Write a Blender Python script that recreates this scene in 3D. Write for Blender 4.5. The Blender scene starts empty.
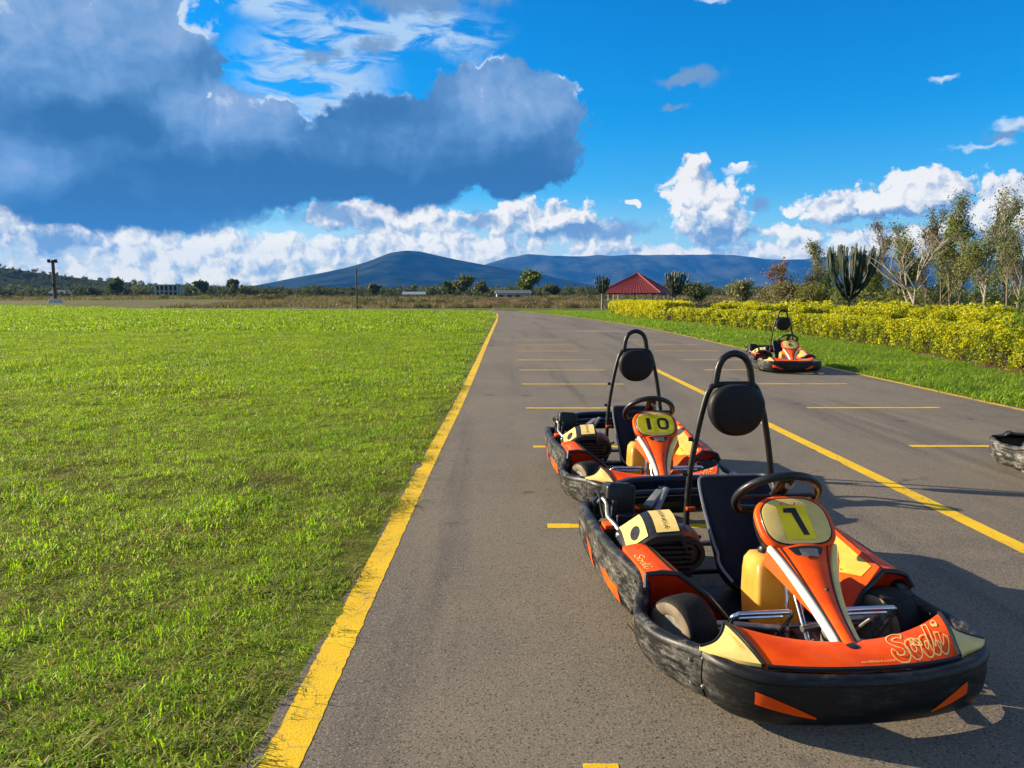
import bpy, bmesh, math, random
import numpy as np
from mathutils import Vector, Matrix, noise as mnoise
random.seed(7)
R = math.radians
C = bpy.data.collections.new("place"); bpy.context.scene.collection.children.link(C)
SC = bpy.context.scene

# ---------------------------------------------------------------- node helpers
class NT:
    """small wrapper to write node trees as expressions"""
    def __init__(s, tree):
        s.t = tree; s.n = tree.nodes; s.l = tree.links
    def node(s, kind, **kw):
        n = s.n.new(kind)
        for k, v in kw.items(): setattr(n, k, v)
        return n
    def put(s, sock, v):
        if isinstance(v, bpy.types.NodeSocket): s.l.new(v, sock)
        elif v is not None: sock.default_value = v
    def math(s, op, a, b=None, c=None, clamp=False):
        n = s.node('ShaderNodeMath', operation=op, use_clamp=clamp)
        s.put(n.inputs[0], a); s.put(n.inputs[1], b); s.put(n.inputs[2], c)
        return n.outputs[0]
    def add(s, a, b): return s.math('ADD', a, b)
    def sub(s, a, b): return s.math('SUBTRACT', a, b)
    def mul(s, a, b): return s.math('MULTIPLY', a, b)
    def vec(s, op, a, b=None):
        n = s.node('ShaderNodeVectorMath', operation=op)
        s.put(n.inputs[0], a); s.put(n.inputs[1], b)
        return n.outputs['Value'] if op in ('LENGTH', 'DOT_PRODUCT', 'DISTANCE') else n.outputs[0]
    def noise(s, vec, scale, detail=4, rough=0.55, dist=0.0, out=0, dims='3D'):
        n = s.node('ShaderNodeTexNoise', noise_dimensions=dims)
        if vec is not None: s.put(n.inputs['Vector'], vec)
        n.inputs['Scale'].default_value = scale; n.inputs['Detail'].default_value = detail
        n.inputs['Roughness'].default_value = rough; n.inputs['Distortion'].default_value = dist
        return n.outputs[out]
    def voro(s, vec, scale, feature='F1', smooth=None, out='Distance', dims='3D', detail=0, rough=.5):
        n = s.node('ShaderNodeTexVoronoi', feature=feature, voronoi_dimensions=dims)
        s.put(n.inputs['Vector'], vec); n.inputs['Scale'].default_value = scale
        if smooth is not None and 'Smoothness' in n.inputs: n.inputs['Smoothness'].default_value = smooth
        n.inputs['Detail'].default_value = detail; n.inputs['Roughness'].default_value = rough; n.inputs['Lacunarity'].default_value = 2.1
        return n.outputs[out]
    def mapr(s, v, a, b, c=0.0, d=1.0, smooth=False):
        n = s.node('ShaderNodeMapRange', interpolation_type='SMOOTHSTEP' if smooth else 'LINEAR', clamp=True)
        s.put(n.inputs['Value'], v)
        for i, x in zip((1, 2, 3, 4), (a, b, c, d)): s.put(n.inputs[i], x)
        return n.outputs[0]
    def mix(s, f, a, b, mode='MIX'):
        n = s.node('ShaderNodeMix', data_type='RGBA', blend_type=mode)
        s.put(n.inputs[0], f)
        for sock, v in ((n.inputs[6], a), (n.inputs[7], b)):
            if isinstance(v, (tuple, list)) and len(v) == 3: v = (*v, 1)
            s.put(sock, v)
        return n.outputs[2]
    def comb(s, x, y, z=0.0):
        n = s.node('ShaderNodeCombineXYZ')
        for i, v in enumerate((x, y, z)): s.put(n.inputs[i], v)
        return n.outputs[0]
    def sep(s, v):
        n = s.node('ShaderNodeSeparateXYZ'); s.put(n.inputs[0], v); return n.outputs
    def mapping(s, v, scale=(1, 1, 1), loc=(0, 0, 0), rot=(0, 0, 0)):
        n = s.node('ShaderNodeMapping'); s.put(n.inputs[0], v)
        n.inputs[1].default_value = loc; n.inputs[2].default_value = rot; n.inputs[3].default_value = scale
        return n.outputs[0]
    def ramp(s, f, stops, interp='LINEAR'):
        n = s.node('ShaderNodeValToRGB'); n.color_ramp.interpolation = interp
        e = n.color_ramp.elements
        while len(e) < len(stops): e.new(0.5)
        for el, (p, c) in zip(e, stops): el.position = p; el.color = (*c, 1) if len(c) == 3 else c
        s.put(n.inputs[0], f); return n.outputs[0]

SUN_AZ = -73.0      # degrees from the track's direction (+Y), negative = to the left
SUN_EL = 19.0
# ---------------------------------------------------------------- world: Nishita sky with clouds
def build_world():
    w = bpy.data.worlds.new("World"); SC.world = w; w.use_nodes = True
    w.node_tree.nodes.clear(); g = NT(w.node_tree)
    N0, V0 = g.noise, g.voro                    # flat noises are enough in (azimuth, elevation) and much cheaper
    g.noise = lambda *a, **k: N0(*a, dims='2D', **k)
    g.voro = lambda *a, **k: V0(*a, dims='2D', **k)
    out = g.node('ShaderNodeOutputWorld'); bg = g.node('ShaderNodeBackground')
    g.l.new(bg.outputs[0], out.inputs[0]); bg.inputs[1].default_value = 0.073
    sky = g.node('ShaderNodeTexSky', sky_type='NISHITA', sun_disc=False)
    sky.sun_elevation = R(SUN_EL); sky.sun_rotation = R(SUN_AZ)
    sky.air_density = 1.0; sky.dust_density = 0.4; sky.ozone_density = 3.0
    d = g.node('ShaderNodeTexCoord').outputs['Generated']
    x, y, z = g.sep(d)
    az = g.mul(g.math('ARCTAN2', x, y), 57.29578)
    el = g.mul(g.math('ARCTAN2', z, g.math('SQRT', g.add(g.mul(x, x), g.mul(y, y)))), 57.29578)
    P = g.comb(az, el, 0.0)
    # warped coordinate: billows at several sizes
    def warp(P, s1, a1, s2, a2, off):
        n1 = g.vec('SUBTRACT', g.noise(g.vec('ADD', P, off), s1, 3, .5, out=1), (.5, .5, .5))
        n2 = g.vec('SUBTRACT', g.noise(g.vec('ADD', P, off), s2, 5, .6, out=1), (.5, .5, .5))
        return g.vec('ADD', g.vec('ADD', P, g.vec('MULTIPLY', n1, (a1 * 1.3, a1, 0))), g.vec('MULTIPLY', n2, (a2, a2 * .8, 0)))
    def blob(P, b):
        q = g.vec('SUBTRACT', P, (b[0], b[1], 0)); q = g.vec('MULTIPLY', q, (1 / b[2], 1 / b[3], 0))
        return g.sub(1.0, g.vec('LENGTH', q))
    def union(P, bl, k=.12):
        v = None
        for b in bl:
            f = blob(P, b)
            v = f if v is None else g.math('SMOOTH_MAX', v, f, k)
        return v
    # blue of the sky, deep at this hour
    hs = g.node('ShaderNodeHueSaturation'); hs.inputs['Saturation'].default_value = 1.42; hs.inputs['Value'].default_value = 1.0
    hs.inputs['Hue'].default_value = 0.492
    g.l.new(sky.outputs[0], hs.inputs['Color'])
    col = g.mix(1.0, hs.outputs[0], SKY_TINT, 'MULTIPLY')
    clear = col
    col = g.mix(g.mapr(el, 1.0, 13.0, .55, 0, True), col, (1.5, 2.9, 4.6))
    # ---- thin white veil high up
    cir = g.noise(g.mapping(g.vec('ADD', P, (3, 1, 0)), (.16, .5, 1), rot=(0, 0, R(-18))), 1.6, 8, .62, .4)
    veil = union(warp(P, .12, 4, .5, 1.5, (31, 7, 3)), [(-14, 15.0, 6.5, 4.2), (-8, 17.6, 9, 2.0), (-16, 19, 4, 1.6)], .3)
    va = g.mul(g.mapr(veil, -.05, .55, 0, 1, True), g.mapr(cir, .36, .60, 0, .95, True))
    col = g.mix(va, col, CL_VEIL)
    # ---- bright cumulus: horizon band and the towers on the right
    Pc = warp(P, .35, 1.5, 1.1, 1.0, (12, 40, 5))
    cum = [(-9, 5.7, 8, 1.5), (1.5, 5.6, 6, 1.5), (-30, 4.2, 8, 2.0), (-22, 2.9, 15, 2.2), (-20, 1.3, 22, 1.6), (-6, 3.2, 11, 2.6), (8, 1.8, 14, 1.5), (-31, 4.6, 4, 1.2), (6.8, 3.8, 3.0, 2.6), (3.5, 5.2, 5.2, 2.0), (12, 2.6, 9, 1.5), (14, 6.7, 3.0, 2.7), (15.4, 6.0, 3.2, 2.0), (13.4, 8.3, 1.9, 1.8),
           (14.8, 4.6, 4.0, 1.2), (21, 2.9, 4.5, 1.4), (24.2, 6.0, 5.0, 1.5), (28, 6.8, 4.6, 1.7), (27, 3.6, 7, 1.4), (33, 4.8, 5.5, 3.0), (20.5, 4.2, 3.0, 1.0),
           (16.6, 8.7, 1.1, .45), (9.4, 6.6, .9, .4), (-46, 3.5, 13, 3), (47, 4, 10, 3.4)]
    def billow(Q): return g.voro(Q, .62, detail=3.0, rough=.52)            # small = middle of a puff
    v = union(Pc, cum, .1)
    lump = g.noise(P, .6, 7, .55, .2)
    bill = billow(Pc)
    v = g.add(v, g.add(g.mul(g.sub(lump, .5), .75), g.mul(g.sub(.45, bill), .42)))
    ca = g.mapr(v, g.mapr(el, 1.0, 5.5, -.22, .0), g.mapr(el, 1.0, 5.5, .34, .20), 0, 1, True)
    # relief: brighter where a puff, or the whole cloud, faces the sun on the left and above
    rel = g.sub(billow(g.vec('ADD', Pc, (-.40, .34, 0))), bill)
    rel2 = g.sub(g.noise(P, .6, 7, .55, .2), g.noise(g.vec('ADD', P, (-.9, .8, 0)), .6, 5, .5, .2))
    mac = g.sub(union(Pc, cum, .25), union(g.vec('ADD', Pc, (-1.1, .9, 0)), cum, .25))
    under = union(Pc, [(15.2, 4.2, 4.4, 1.0), (26, 5.0, 7, .8), (5.6, 4.6, 5.2, .9), (31, 3.6, 5, 1.0), (-30, 3.9, 4, 1.0)], .2)
    big = g.noise(P, .22, 4, .5)
    lit = g.add(g.add(.72, g.add(g.mul(rel, .80), g.mul(rel2, .9))), g.add(g.mul(g.sub(big, .5), .9), g.add(g.mul(mac, .62), g.mul(g.mapr(under, 0.0, .8, 0, 1, True), -.62))))
    lit = g.math('MAXIMUM', g.math('MINIMUM', lit, 1.0), 0.0)
    lit = g.math('MULTIPLY_ADD', lit, g.mapr(el, 1.0, 5.5, .75, 1.0, True), g.mapr(el, 1.0, 5.5, .17, 0.0, True))
    cc = g.ramp(lit, CUM_RAMP)
    low = g.mapr(el, .5, 7.5, 1, 0, True)
    cc = g.mix(g.mul(low, .75), cc, g.mix(1.0, cc, CUM_LOW, 'MULTIPLY'))
    # pale bright air low over the plain, towards the sun
    pale = g.mul(g.mapr(el, .5, 8.0, 1, 0, True), g.mapr(az, -4, 16, .95, .45, True))
    col = g.mix(pale, col, PALE)
    col = g.mix(ca, col, cc)
    # ---- the two big rain clouds on the left
    Pd = warp(P, .16, 2.6, .55, 1.5, (5, 9, 1))
    dark = [(-28, 13.5, 10.0, 9.4), (-19, 9.2, 8.0, 4.9), (-25.5, 6.9, 12.5, 3.7), (-.6, 11.8, 7.1, 5.3), (-8, 9.8, 8.0, 4.5), (-12, 8.6, 6, 2.6), (-45, 14, 16, 8)]
    dv = union(Pd, dark, .06)
    def puffs(Q): return g.voro(Q, .34, detail=4.0, rough=.56)
    pf = puffs(Pd); edge = g.noise(P, .55, 8, .60, .3)
    dv = g.add(dv, g.add(g.mul(g.sub(edge, .5), .26), g.mul(g.sub(.45, pf), .17)))
    soft = g.mapr(el, 5.5, 8.5, .26, .085, True)
    da = g.mapr(dv, 0.0, soft, 0, 1, True)
    # darker towards each flat base, paler at the tops and on the worn left edge
    b1 = union(Pd, [(-19, 7.2, 9.5, 2.7), (-26, 5.6, 10, 2.2), (-1, 8.2, 7.2, 2.2), (-9, 7.4, 6, 2.0), (-27, 10.8, 5.0, 1.7)], .25)
    b2 = union(Pd, [(-30, 17.0, 11, 4.5), (-19, 12.2, 6, 2.4), (1, 13.8, 6, 2.6), (-33, 8, 4, 3), (-23, 18, 5, 3)], .25)
    t = g.sub(g.mapr(b2, -.35, .75, .31, .80, True), g.mapr(b1, -.25, .7, 0, .42, True))
    drel = g.sub(puffs(g.vec('ADD', Pd, (-.55, .50, 0))), pf)
    d2 = g.sub(g.noise(P, .20, 5, .5, .3), g.noise(g.vec('ADD', P, (-1.2, 1.0, 0)), .20, 5, .5, .3))
    fade = g.mapr(el, 5.0, 9.5, .35, 1.0, True)
    t = g.add(g.add(t, g.mul(g.add(g.mul(drel, .20), g.mul(d2, .50)), fade)), g.mul(g.sub(g.noise(g.mapping(P, (.45, 1, 1)), .17, 6, .55, .3), .5), .62))
    rim = g.mul(g.mapr(dv, 0.0, .16, 1, 0, True), g.mul(g.mapr(el, 8, 12, 0, .95, True), g.mapr(g.noise(P, .3, 3, .5), .40, .60, 0, 1, True)))
    t = g.math('MINIMUM', g.math('MAXIMUM', g.add(t, rim), 0.0), 1.0)
    dc = g.ramp(t, DARK_RAMP)
    col = g.mix(da, col, dc)
    # ---- loose grey scraps
    Ps = warp(P, .3, 2.2, .9, 1.3, (2, 77, 9))
    sv = union(Ps, [(-6, 20.4, 8.5, 1.9), (-9.5, 17.3, 2.2, .8), (-13, 16.2, 1.8, .8), (12.6, 14.9, 3.0, .75), (12, 13.2, 1.2, .4), (-2, 5.4, 3.0, .8), (-12, 5.6, 4.2, 1.0), (18, 6.4, 1.4, .8), (8, 5.0, 3.2, 1.0), (32.6, 9.9, 2.0, .6)], .15)
    sv = g.add(sv, g.mul(g.sub(g.noise(P, .7, 8, .6), .5), .9))
    sa = g.mapr(sv, 0.05, .75, 0, .9, True)
    col = g.mix(sa, col, CL_SCRAP)
    # overhead and behind: unseen clear sky, greyed for neutral shadows, with a few broad faint clouds
    bg2 = g.node('ShaderNodeBackground'); bg2.inputs[1].default_value = bg.inputs[1].default_value
    fa = g.mapr(g.noise(g.mapping(P, (.5, 1, 1)), .06, 3, .5), .5, .72, 0, .75, True)
    wv_ = union(warp(P, .4, 1.2, 1.4, .8, (8, 3, 1)), [(28.9, 13.4, 1.1, .32), (32.9, 10.3, 1.9, .5), (14.5, 19.6, 1.6, .4), (16.6, 8.7, 1.3, .5), (31, 9.2, 2.5, .3)], .1)
    wa = g.mapr(g.add(wv_, g.mul(g.sub(g.noise(g.mapping(P, (.6, 1.6, 1)), 1.1, 7, .62), .5), 1.1)), .05, .9, 0, .8, True)
    col = g.mix(wa, col, (4.2, 4.9, 5.6))
    col = g.mix(g.mapr(el, 0.0, 9.0, 1, 0, True), col, g.mix(1.0, col, AIR_GAIN, 'MULTIPLY'))      # what the haze takes away lower down
    h2 = g.node('ShaderNodeHueSaturation'); h2.inputs['Saturation'].default_value = .62; g.l.new(clear, h2.inputs['Color'])
    over = g.mix(fa, h2.outputs[0], (2.6, 2.8, 3.0)); g.put(bg2.inputs[0], over)
    g.put(bg.inputs[0], g.mix(g.mapr(el, 20.5, 25.0, 0, 1, True), col, over))
    inside = g.mul(g.mul(g.math('LESS_THAN', el, 25.0), g.math('GREATER_THAN', el, -.4)), g.math('LESS_THAN', g.math('ABSOLUTE', az), 62.0))
    ms = g.node('ShaderNodeMixShader'); g.put(ms.inputs[0], inside)
    g.l.new(bg2.outputs[0], ms.inputs[1]); g.l.new(bg.outputs[0], ms.inputs[2]); g.l.new(ms.outputs[0], out.inputs[0])
    w.cycles.sampling_method = 'MANUAL'; w.cycles.sample_map_resolution = 512

AIR_GAIN = (1.50, 1.46, 1.22)
PALE = (4.5, 4.5, 4.1)
SKY_TINT = (.10, .82, 1.10)
CL_VEIL = (2.7, 3.8, 5.1)
CUM_RAMP = [(0, (.95, 1.65, 2.85)), (.35, (1.9, 2.6, 3.6)), (.68, (3.9, 4.1, 4.4)), (1, (6.0, 5.7, 5.2))]
CUM_LOW = (1.04, 1.0, .84)
DARK_RAMP = [(0, (.24, .88, 2.05)), (.35, (.46, 1.28, 2.65)), (.65, (.95, 1.95, 3.55)), (.88, (1.55, 2.45, 3.95)), (1, (3.6, 4.2, 5.0))]
CL_SCRAP = (1.1, 1.9, 3.1)
HAZE = 7.5e-5
build_world()
sun = bpy.data.lights.new("sun", 'SUN'); sun.energy = 5.0; sun.angle = R(.53); sun.color = (1.0, .83, .58)
so = bpy.data.objects.new("sun", sun); C.objects.link(so)
sd = Vector((math.sin(R(SUN_AZ)) * math.cos(R(SUN_EL)), math.cos(R(SUN_AZ)) * math.cos(R(SUN_EL)), math.sin(R(SUN_EL))))
so.rotation_euler = sd.to_track_quat('Z', 'Y').to_euler(); so.location = sd * 60 + Vector((0, 0, 10))

# ---------------------------------------------------------------- camera: eye height of a standing photographer
cam = bpy.data.cameras.new("camera"); co = bpy.data.objects.new("camera", cam); C.objects.link(co)
cam.sensor_width = 36.0; cam.lens = 27.0; cam.clip_start = .05; cam.clip_end = 30000
PITCH = math.atan(88 / 768); YAW = math.atan(6 / 768 * math.cos(PITCH))
co.location = (0, 0, 1.5); co.rotation_euler = (math.pi / 2 - PITCH, 0, -YAW)
SC.camera = co
vs = SC.view_settings; vs.view_transform = 'Standard'; vs.look = 'None'; vs.gamma = 1; vs.exposure = 1.3; vs.use_curve_mapping = False
SC.cycles.use_denoising = True
SC.cycles.max_bounces = 6; SC.cycles.diffuse_bounces = 3; SC.cycles.glossy_bounces = 3; SC.cycles.transmission_bounces = 4
SC.cycles.transparent_max_bounces = 8; SC.cycles.volume_bounces = 0; SC.cycles.caustics_reflective = False; SC.cycles.caustics_refractive = False
# ---------------------------------------------------------------- mesh building
def crv(pts, n=6, closed=False):
    """Catmull-Rom through the points, n steps per span"""
    P = [Vector(p) for p in pts]; out = []; m = len(P)
    for i in range(m if closed else m - 1):
        if closed: a, b, c, d = P[i - 1], P[i], P[(i + 1) % m], P[(i + 2) % m]
        else: a, b, c, d = P[max(i - 1, 0)], P[i], P[i + 1], P[min(i + 2, m - 1)]
        for k in range(n):
            t = k / n
            out.append(.5 * ((2 * b) + (c - a) * t + (2 * a - 5 * b + 4 * c - d) * t * t + (3 * b - a - 3 * c + d) * t ** 3))
    if not closed: out.append(P[-1])
    return out

class MB:
    def __init__(s): s.v = []; s.f = []; s.m = []
    def face(s, idx, m=0): s.f.append(tuple(idx)); s.m.append(m)
    def loft(s, rings, ring_closed=True, path_closed=False, caps=True, m=0):
        b = len(s.v); n = len(rings[0]); k = len(rings)
        for r in rings: s.v += [tuple(p) for p in r]
        for i in range(k if path_closed else k - 1):
            for j in range(n if ring_closed else n - 1):
                i2, j2 = (i + 1) % k, (j + 1) % n
                s.face((b + i * n + j, b + i * n + j2, b + i2 * n + j2, b + i2 * n + j), m)
        if caps and ring_closed and not path_closed:
            s.face([b + j for j in range(n)][::-1], m); s.face([b + (k - 1) * n + j for j in range(n)], m)
        return s
    def tube(s, pts, r, n=8, closed=False, m=0, flat=None):
        P = [Vector(p) for p in pts]; k = len(P); rings = []
        up = None
        for i, p in enumerate(P):
            t = (P[(i + 1) % k] - P[i - 1]) if closed else (P[min(i + 1, k - 1)] - P[max(i - 1, 0)])
            t.normalize()
            if up is None:
                up = Vector((0, 0, 1)) if abs(t.z) < .9 else Vector((1, 0, 0))
            u = (up - t * up.dot(t))
            if u.length < 1e-5: u = t.orthogonal()
            u.normalize(); up = u; w = t.cross(u)
            rr = r[i] if isinstance(r, (list, tuple)) else r
            fu = (flat or 1.0)
            rings.append([p + (u * math.cos(2 * math.pi * j / n) * fu + w * math.sin(2 * math.pi * j / n)) * rr for j in range(n)])
        return s.loft(rings, True, closed, True, m)
    def box(s, c, size, rot=(0, 0, 0), bev=0.0, m=0, taper=1.0):
        bm = bmesh.new(); bmesh.ops.create_cube(bm, size=1.0)
        for v in bm.verts:
            k = taper if v.co.z > 0 else 1.0
            v.co = Vector((v.co.x * size[0] * k, v.co.y * size[1] * k, v.co.z * size[2]))
        if bev: bmesh.ops.bevel(bm, geom=bm.edges[:], offset=bev, segments=3, affect='EDGES', profile=.6)
        from mathutils import Euler
        M = Matrix.Translation(c) @ Euler(rot).to_matrix().to_4x4()
        b = len(s.v); bm.verts.index_update()
        s.v += [tuple(M @ v.co) for v in bm.verts]
        for f in bm.faces: s.face([b + v.index for v in f.verts], m)
        bm.free(); return s
    def lathe(s, prof, c=(0, 0, 0), axis='z', n=24, m=0, sc=(1, 1, 1)):
        rings = []
        for (r, h) in prof:
            ring = []
            for j in range(n):
                a = 2 * math.pi * j / n; x, y = r * math.cos(a), r * math.sin(a)
                p = {'z': (x, y, h), 'x': (h, x, y), 'y': (x, h, y)}[axis]
                ring.append((c[0] + p[0] * sc[0], c[1] + p[1] * sc[1], c[2] + p[2] * sc[2]))
            rings.append(ring)
        return s.loft(rings, True, False, True, m)
    def grid(s, fn, nu, nv, m=0, flip=False):
        b = len(s.v)
        for i in range(nu + 1):
            for j in range(nv + 1): s.v.append(tuple(fn(i / nu, j / nv)))
        for i in range(nu):
            for j in range(nv):
                q = (b + i * (nv + 1) + j, b + (i + 1) * (nv + 1) + j, b + (i + 1) * (nv + 1) + j + 1, b + i * (nv + 1) + j + 1)
                s.face(q[::-1] if flip else q, m)
        return s
    def ribbon(s, pts, w, fn, m=0, closed=False):
        """flat band of width w along 2-D points, mapped to space by fn(a, b)"""
        P = [Vector((p[0], p[1])) for p in pts]; k = len(P); b = len(s.v)
        for i in range(k):
            t = (P[(i + 1) % k] - P[i - 1]) if closed else (P[min(i + 1, k - 1)] - P[max(i - 1, 0)])
            t.normalize(); nn = Vector((-t.y, t.x)) * w * .5
            for q in (P[i] + nn, P[i] - nn): s.v.append(tuple(fn(q.x, q.y)))
        for i in range(k if closed else k - 1):
            i2 = (i + 1) % k
            s.face((b + 2 * i, b + 2 * i + 1, b + 2 * i2 + 1, b + 2 * i2), m)
        return s
    def poly(s, pts, fn, m=0):
        b = len(s.v); s.v += [tuple(fn(*p)) for p in pts]; s.face(range(b, b + len(pts)), m); return s
    def build(s, name, mats, parent=None, label=None, smooth=40, fix=True):
        me = bpy.data.meshes.new(name); me.from_pydata(s.v, [], s.f)
        mats = mats if isinstance(mats, (list, tuple)) else [mats]
        for mm in mats: me.materials.append(mm)
        me.polygons.foreach_set('material_index', s.m)
        if fix:
            bm = bmesh.new(); bm.from_mesh(me); bmesh.ops.recalc_face_normals(bm, faces=bm.faces[:]); bm.to_mesh(me); bm.free()
        if smooth:
            me.polygons.foreach_set('use_smooth', [True] * len(me.polygons)); me.set_sharp_from_angle(angle=R(smooth))
        me.update(); o = bpy.data.objects.new(name, me); C.objects.link(o)
        if parent: o.parent = parent
        if label: o['label'] = label
        return o

def np_mesh(name, verts, faces, mats, midx=None, parent=None, smooth=False):
    """big mesh from arrays: verts (n,3), faces (k,m) all with the same corner count"""
    me = bpy.data.meshes.new(name); k, c = faces.shape
    me.vertices.add(len(verts)); me.vertices.foreach_set('co', np.asarray(verts, np.float32).ravel())
    me.loops.add(k * c); me.loops.foreach_set('vertex_index', np.asarray(faces, np.int32).ravel())
    me.polygons.add(k); me.polygons.foreach_set('loop_start', np.arange(0, k * c, c, dtype=np.int32))
    for mm in (mats if isinstance(mats, (list, tuple)) else [mats]): me.materials.append(mm)
    if midx is not None: me.polygons.foreach_set('material_index', np.asarray(midx, np.int32))
    if smooth: me.polygons.foreach_set('use_smooth', np.ones(k, bool))
    me.update(calc_edges=True); me.validate()
    o = bpy.data.objects.new(name, me); C.objects.link(o)
    if parent: o.parent = parent
    return o

def tag(o, label=None, cat=None, group=None, kind=None):
    if label: o['label'] = label
    if cat: o['category'] = cat
    if group: o['group'] = group
    if kind: o['kind'] = kind
    return o
def thing(name, label, cat, loc=(0, 0, 0), rz=0.0, group=None):
    o = bpy.data.objects.new(name, None); C.objects.link(o); o.location = loc; o.rotation_euler = (0, 0, rz)
    o.empty_display_size = .2
    return tag(o, label, cat, group)

# ---------------------------------------------------------------- materials
def mat(name, col, rough=.5, metal=0.0, var=.15, vscale=6.0, bump=0.0, bscale=60.0, spec=.5, coat=0.0, col2=None, rvar=.12, coords='Object', dust=0.0):
    """base colour with blotchy wear, roughness variation and optional fine bump"""
    m = bpy.data.materials.new(name); m.use_nodes = True; g = NT(m.node_tree); b = g.n['Principled BSDF']
    P = g.node('ShaderNodeTexCoord').outputs[coords]
    n = g.noise(P, vscale, 6, .6)
    c2 = col2 or tuple(x * (1 - var) * .9 for x in col)
    bc = g.mix(g.mapr(n, .36, .66), c2, tuple(min(1, x * (1 + var * .4)) for x in col))
    if dust:      # fine dirt in patches, and hair scratches
        dn = g.noise(P, vscale * 2.3, 8, .70, .6); sc_ = g.noise(g.mapping(P, (60, 5, 20), rot=(.3, .5, .8)), 1.3, 5, .7, .4)
        bc = g.mix(g.mul(g.mapr(dn, .50, .74), dust), bc, tuple(x * .6 + .012 + .04 * min(1, max(col) * 2) for x in col))
        bc = g.mix(g.mapr(sc_, .66, .72, 0, dust * .8), bc, tuple(min(1, x * .7 + .03 + .10 * min(1, max(col) * 2)) for x in col))
    g.put(b.inputs['Base Color'], bc)
    g.put(b.inputs['Roughness'], g.mapr(g.noise(P, vscale * 3, 4, .6), .3, .7, max(.03, rough - rvar), min(1, rough + rvar)))
    b.inputs['Metallic'].default_value = metal; b.inputs['Specular IOR Level'].default_value = spec; b.inputs['Coat Weight'].default_value = coat
    b.inputs['Coat Roughness'].default_value = .12
    if bump:
        bp = g.node('ShaderNodeBump'); bp.inputs['Strength'].default_value = bump; bp.inputs['Distance'].default_value = .01
        g.put(bp.inputs['Height'], g.noise(P, bscale, 4, .6)); g.l.new(bp.outputs[0], b.inputs['Normal'])
    return m

def leaf_mat(name, c1, c2, trans=.35, scale=.5, rough=.55, island=True, loc=False, c3=None):
    """leaf: diffuse plus light passing through; colour varies per leaf and in broad patches"""
    m = bpy.data.materials.new(name); m.use_nodes = True; g = NT(m.node_tree)
    out = g.n['Material Output']; b = g.n['Principled BSDF']
    if loc: P = g.node('ShaderNodeObjectInfo').outputs['Location']; rnd = g.node('ShaderNodeObjectInfo').outputs['Random']
    else:
        P = g.node('ShaderNodeNewGeometry').outputs['Position']; rnd = g.node('ShaderNodeNewGeometry').outputs['Random Per Island']
    isl = g.node('ShaderNodeNewGeometry').outputs['Random Per Island'] if island else rnd
    f = g.add(g.mul(g.mapr(g.noise(P, scale, 4, .6), .32, .68), .62), g.mul(g.add(isl, rnd), .19))
    col = g.mix(f, c1, c2)
    if c3:   # some withered leaves
        col = g.mix(g.math('GREATER_THAN', isl, .87), col, c3)
    g.put(b.inputs['Base Color'], col); b.inputs['Roughness'].default_value = rough; b.inputs['Specular IOR Level'].default_value = .35
    t = g.node('ShaderNodeBsdfTranslucent'); g.put(t.inputs[0], g.mix(.5, col, g.mix(1.0, col, (1.25, 1.2, .55), 'MULTIPLY')))
    ms = g.node('ShaderNodeMixShader'); ms.inputs[0].default_value = trans
    g.l.new(b.outputs[0], ms.inputs[1]); g.l.new(t.outputs[0], ms.inputs[2]); g.l.new(ms.outputs[0], out.inputs[0])
    return m

# ---------------------------------------------------------------- leaves, scatter, trees
rng = np.random.default_rng(11)
def leaves(pts, size, aspect=.5, up=.35, svar=.4):
    """diamond leaf of random lean at every point -> verts, quads"""
    n = len(pts); d = rng.normal(size=(n, 3)); d[:, 2] += up * 1.5; d /= np.linalg.norm(d, axis=1)[:, None] + 1e-9
    a = rng.normal(size=(n, 3)); u = np.cross(d, a); u /= np.linalg.norm(u, axis=1)[:, None] + 1e-9; w = np.cross(d, u)
    s = (np.asarray(size) * (1 + svar * (rng.random(n) * 2 - 1)))[:, None]
    V = np.stack([pts - u * s, pts - w * s * aspect + d * s * .12, pts + u * s, pts + w * s * aspect + d * s * .12], 1).reshape(-1, 3)
    return V, np.arange(n * 4).reshape(n, 4)

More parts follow.
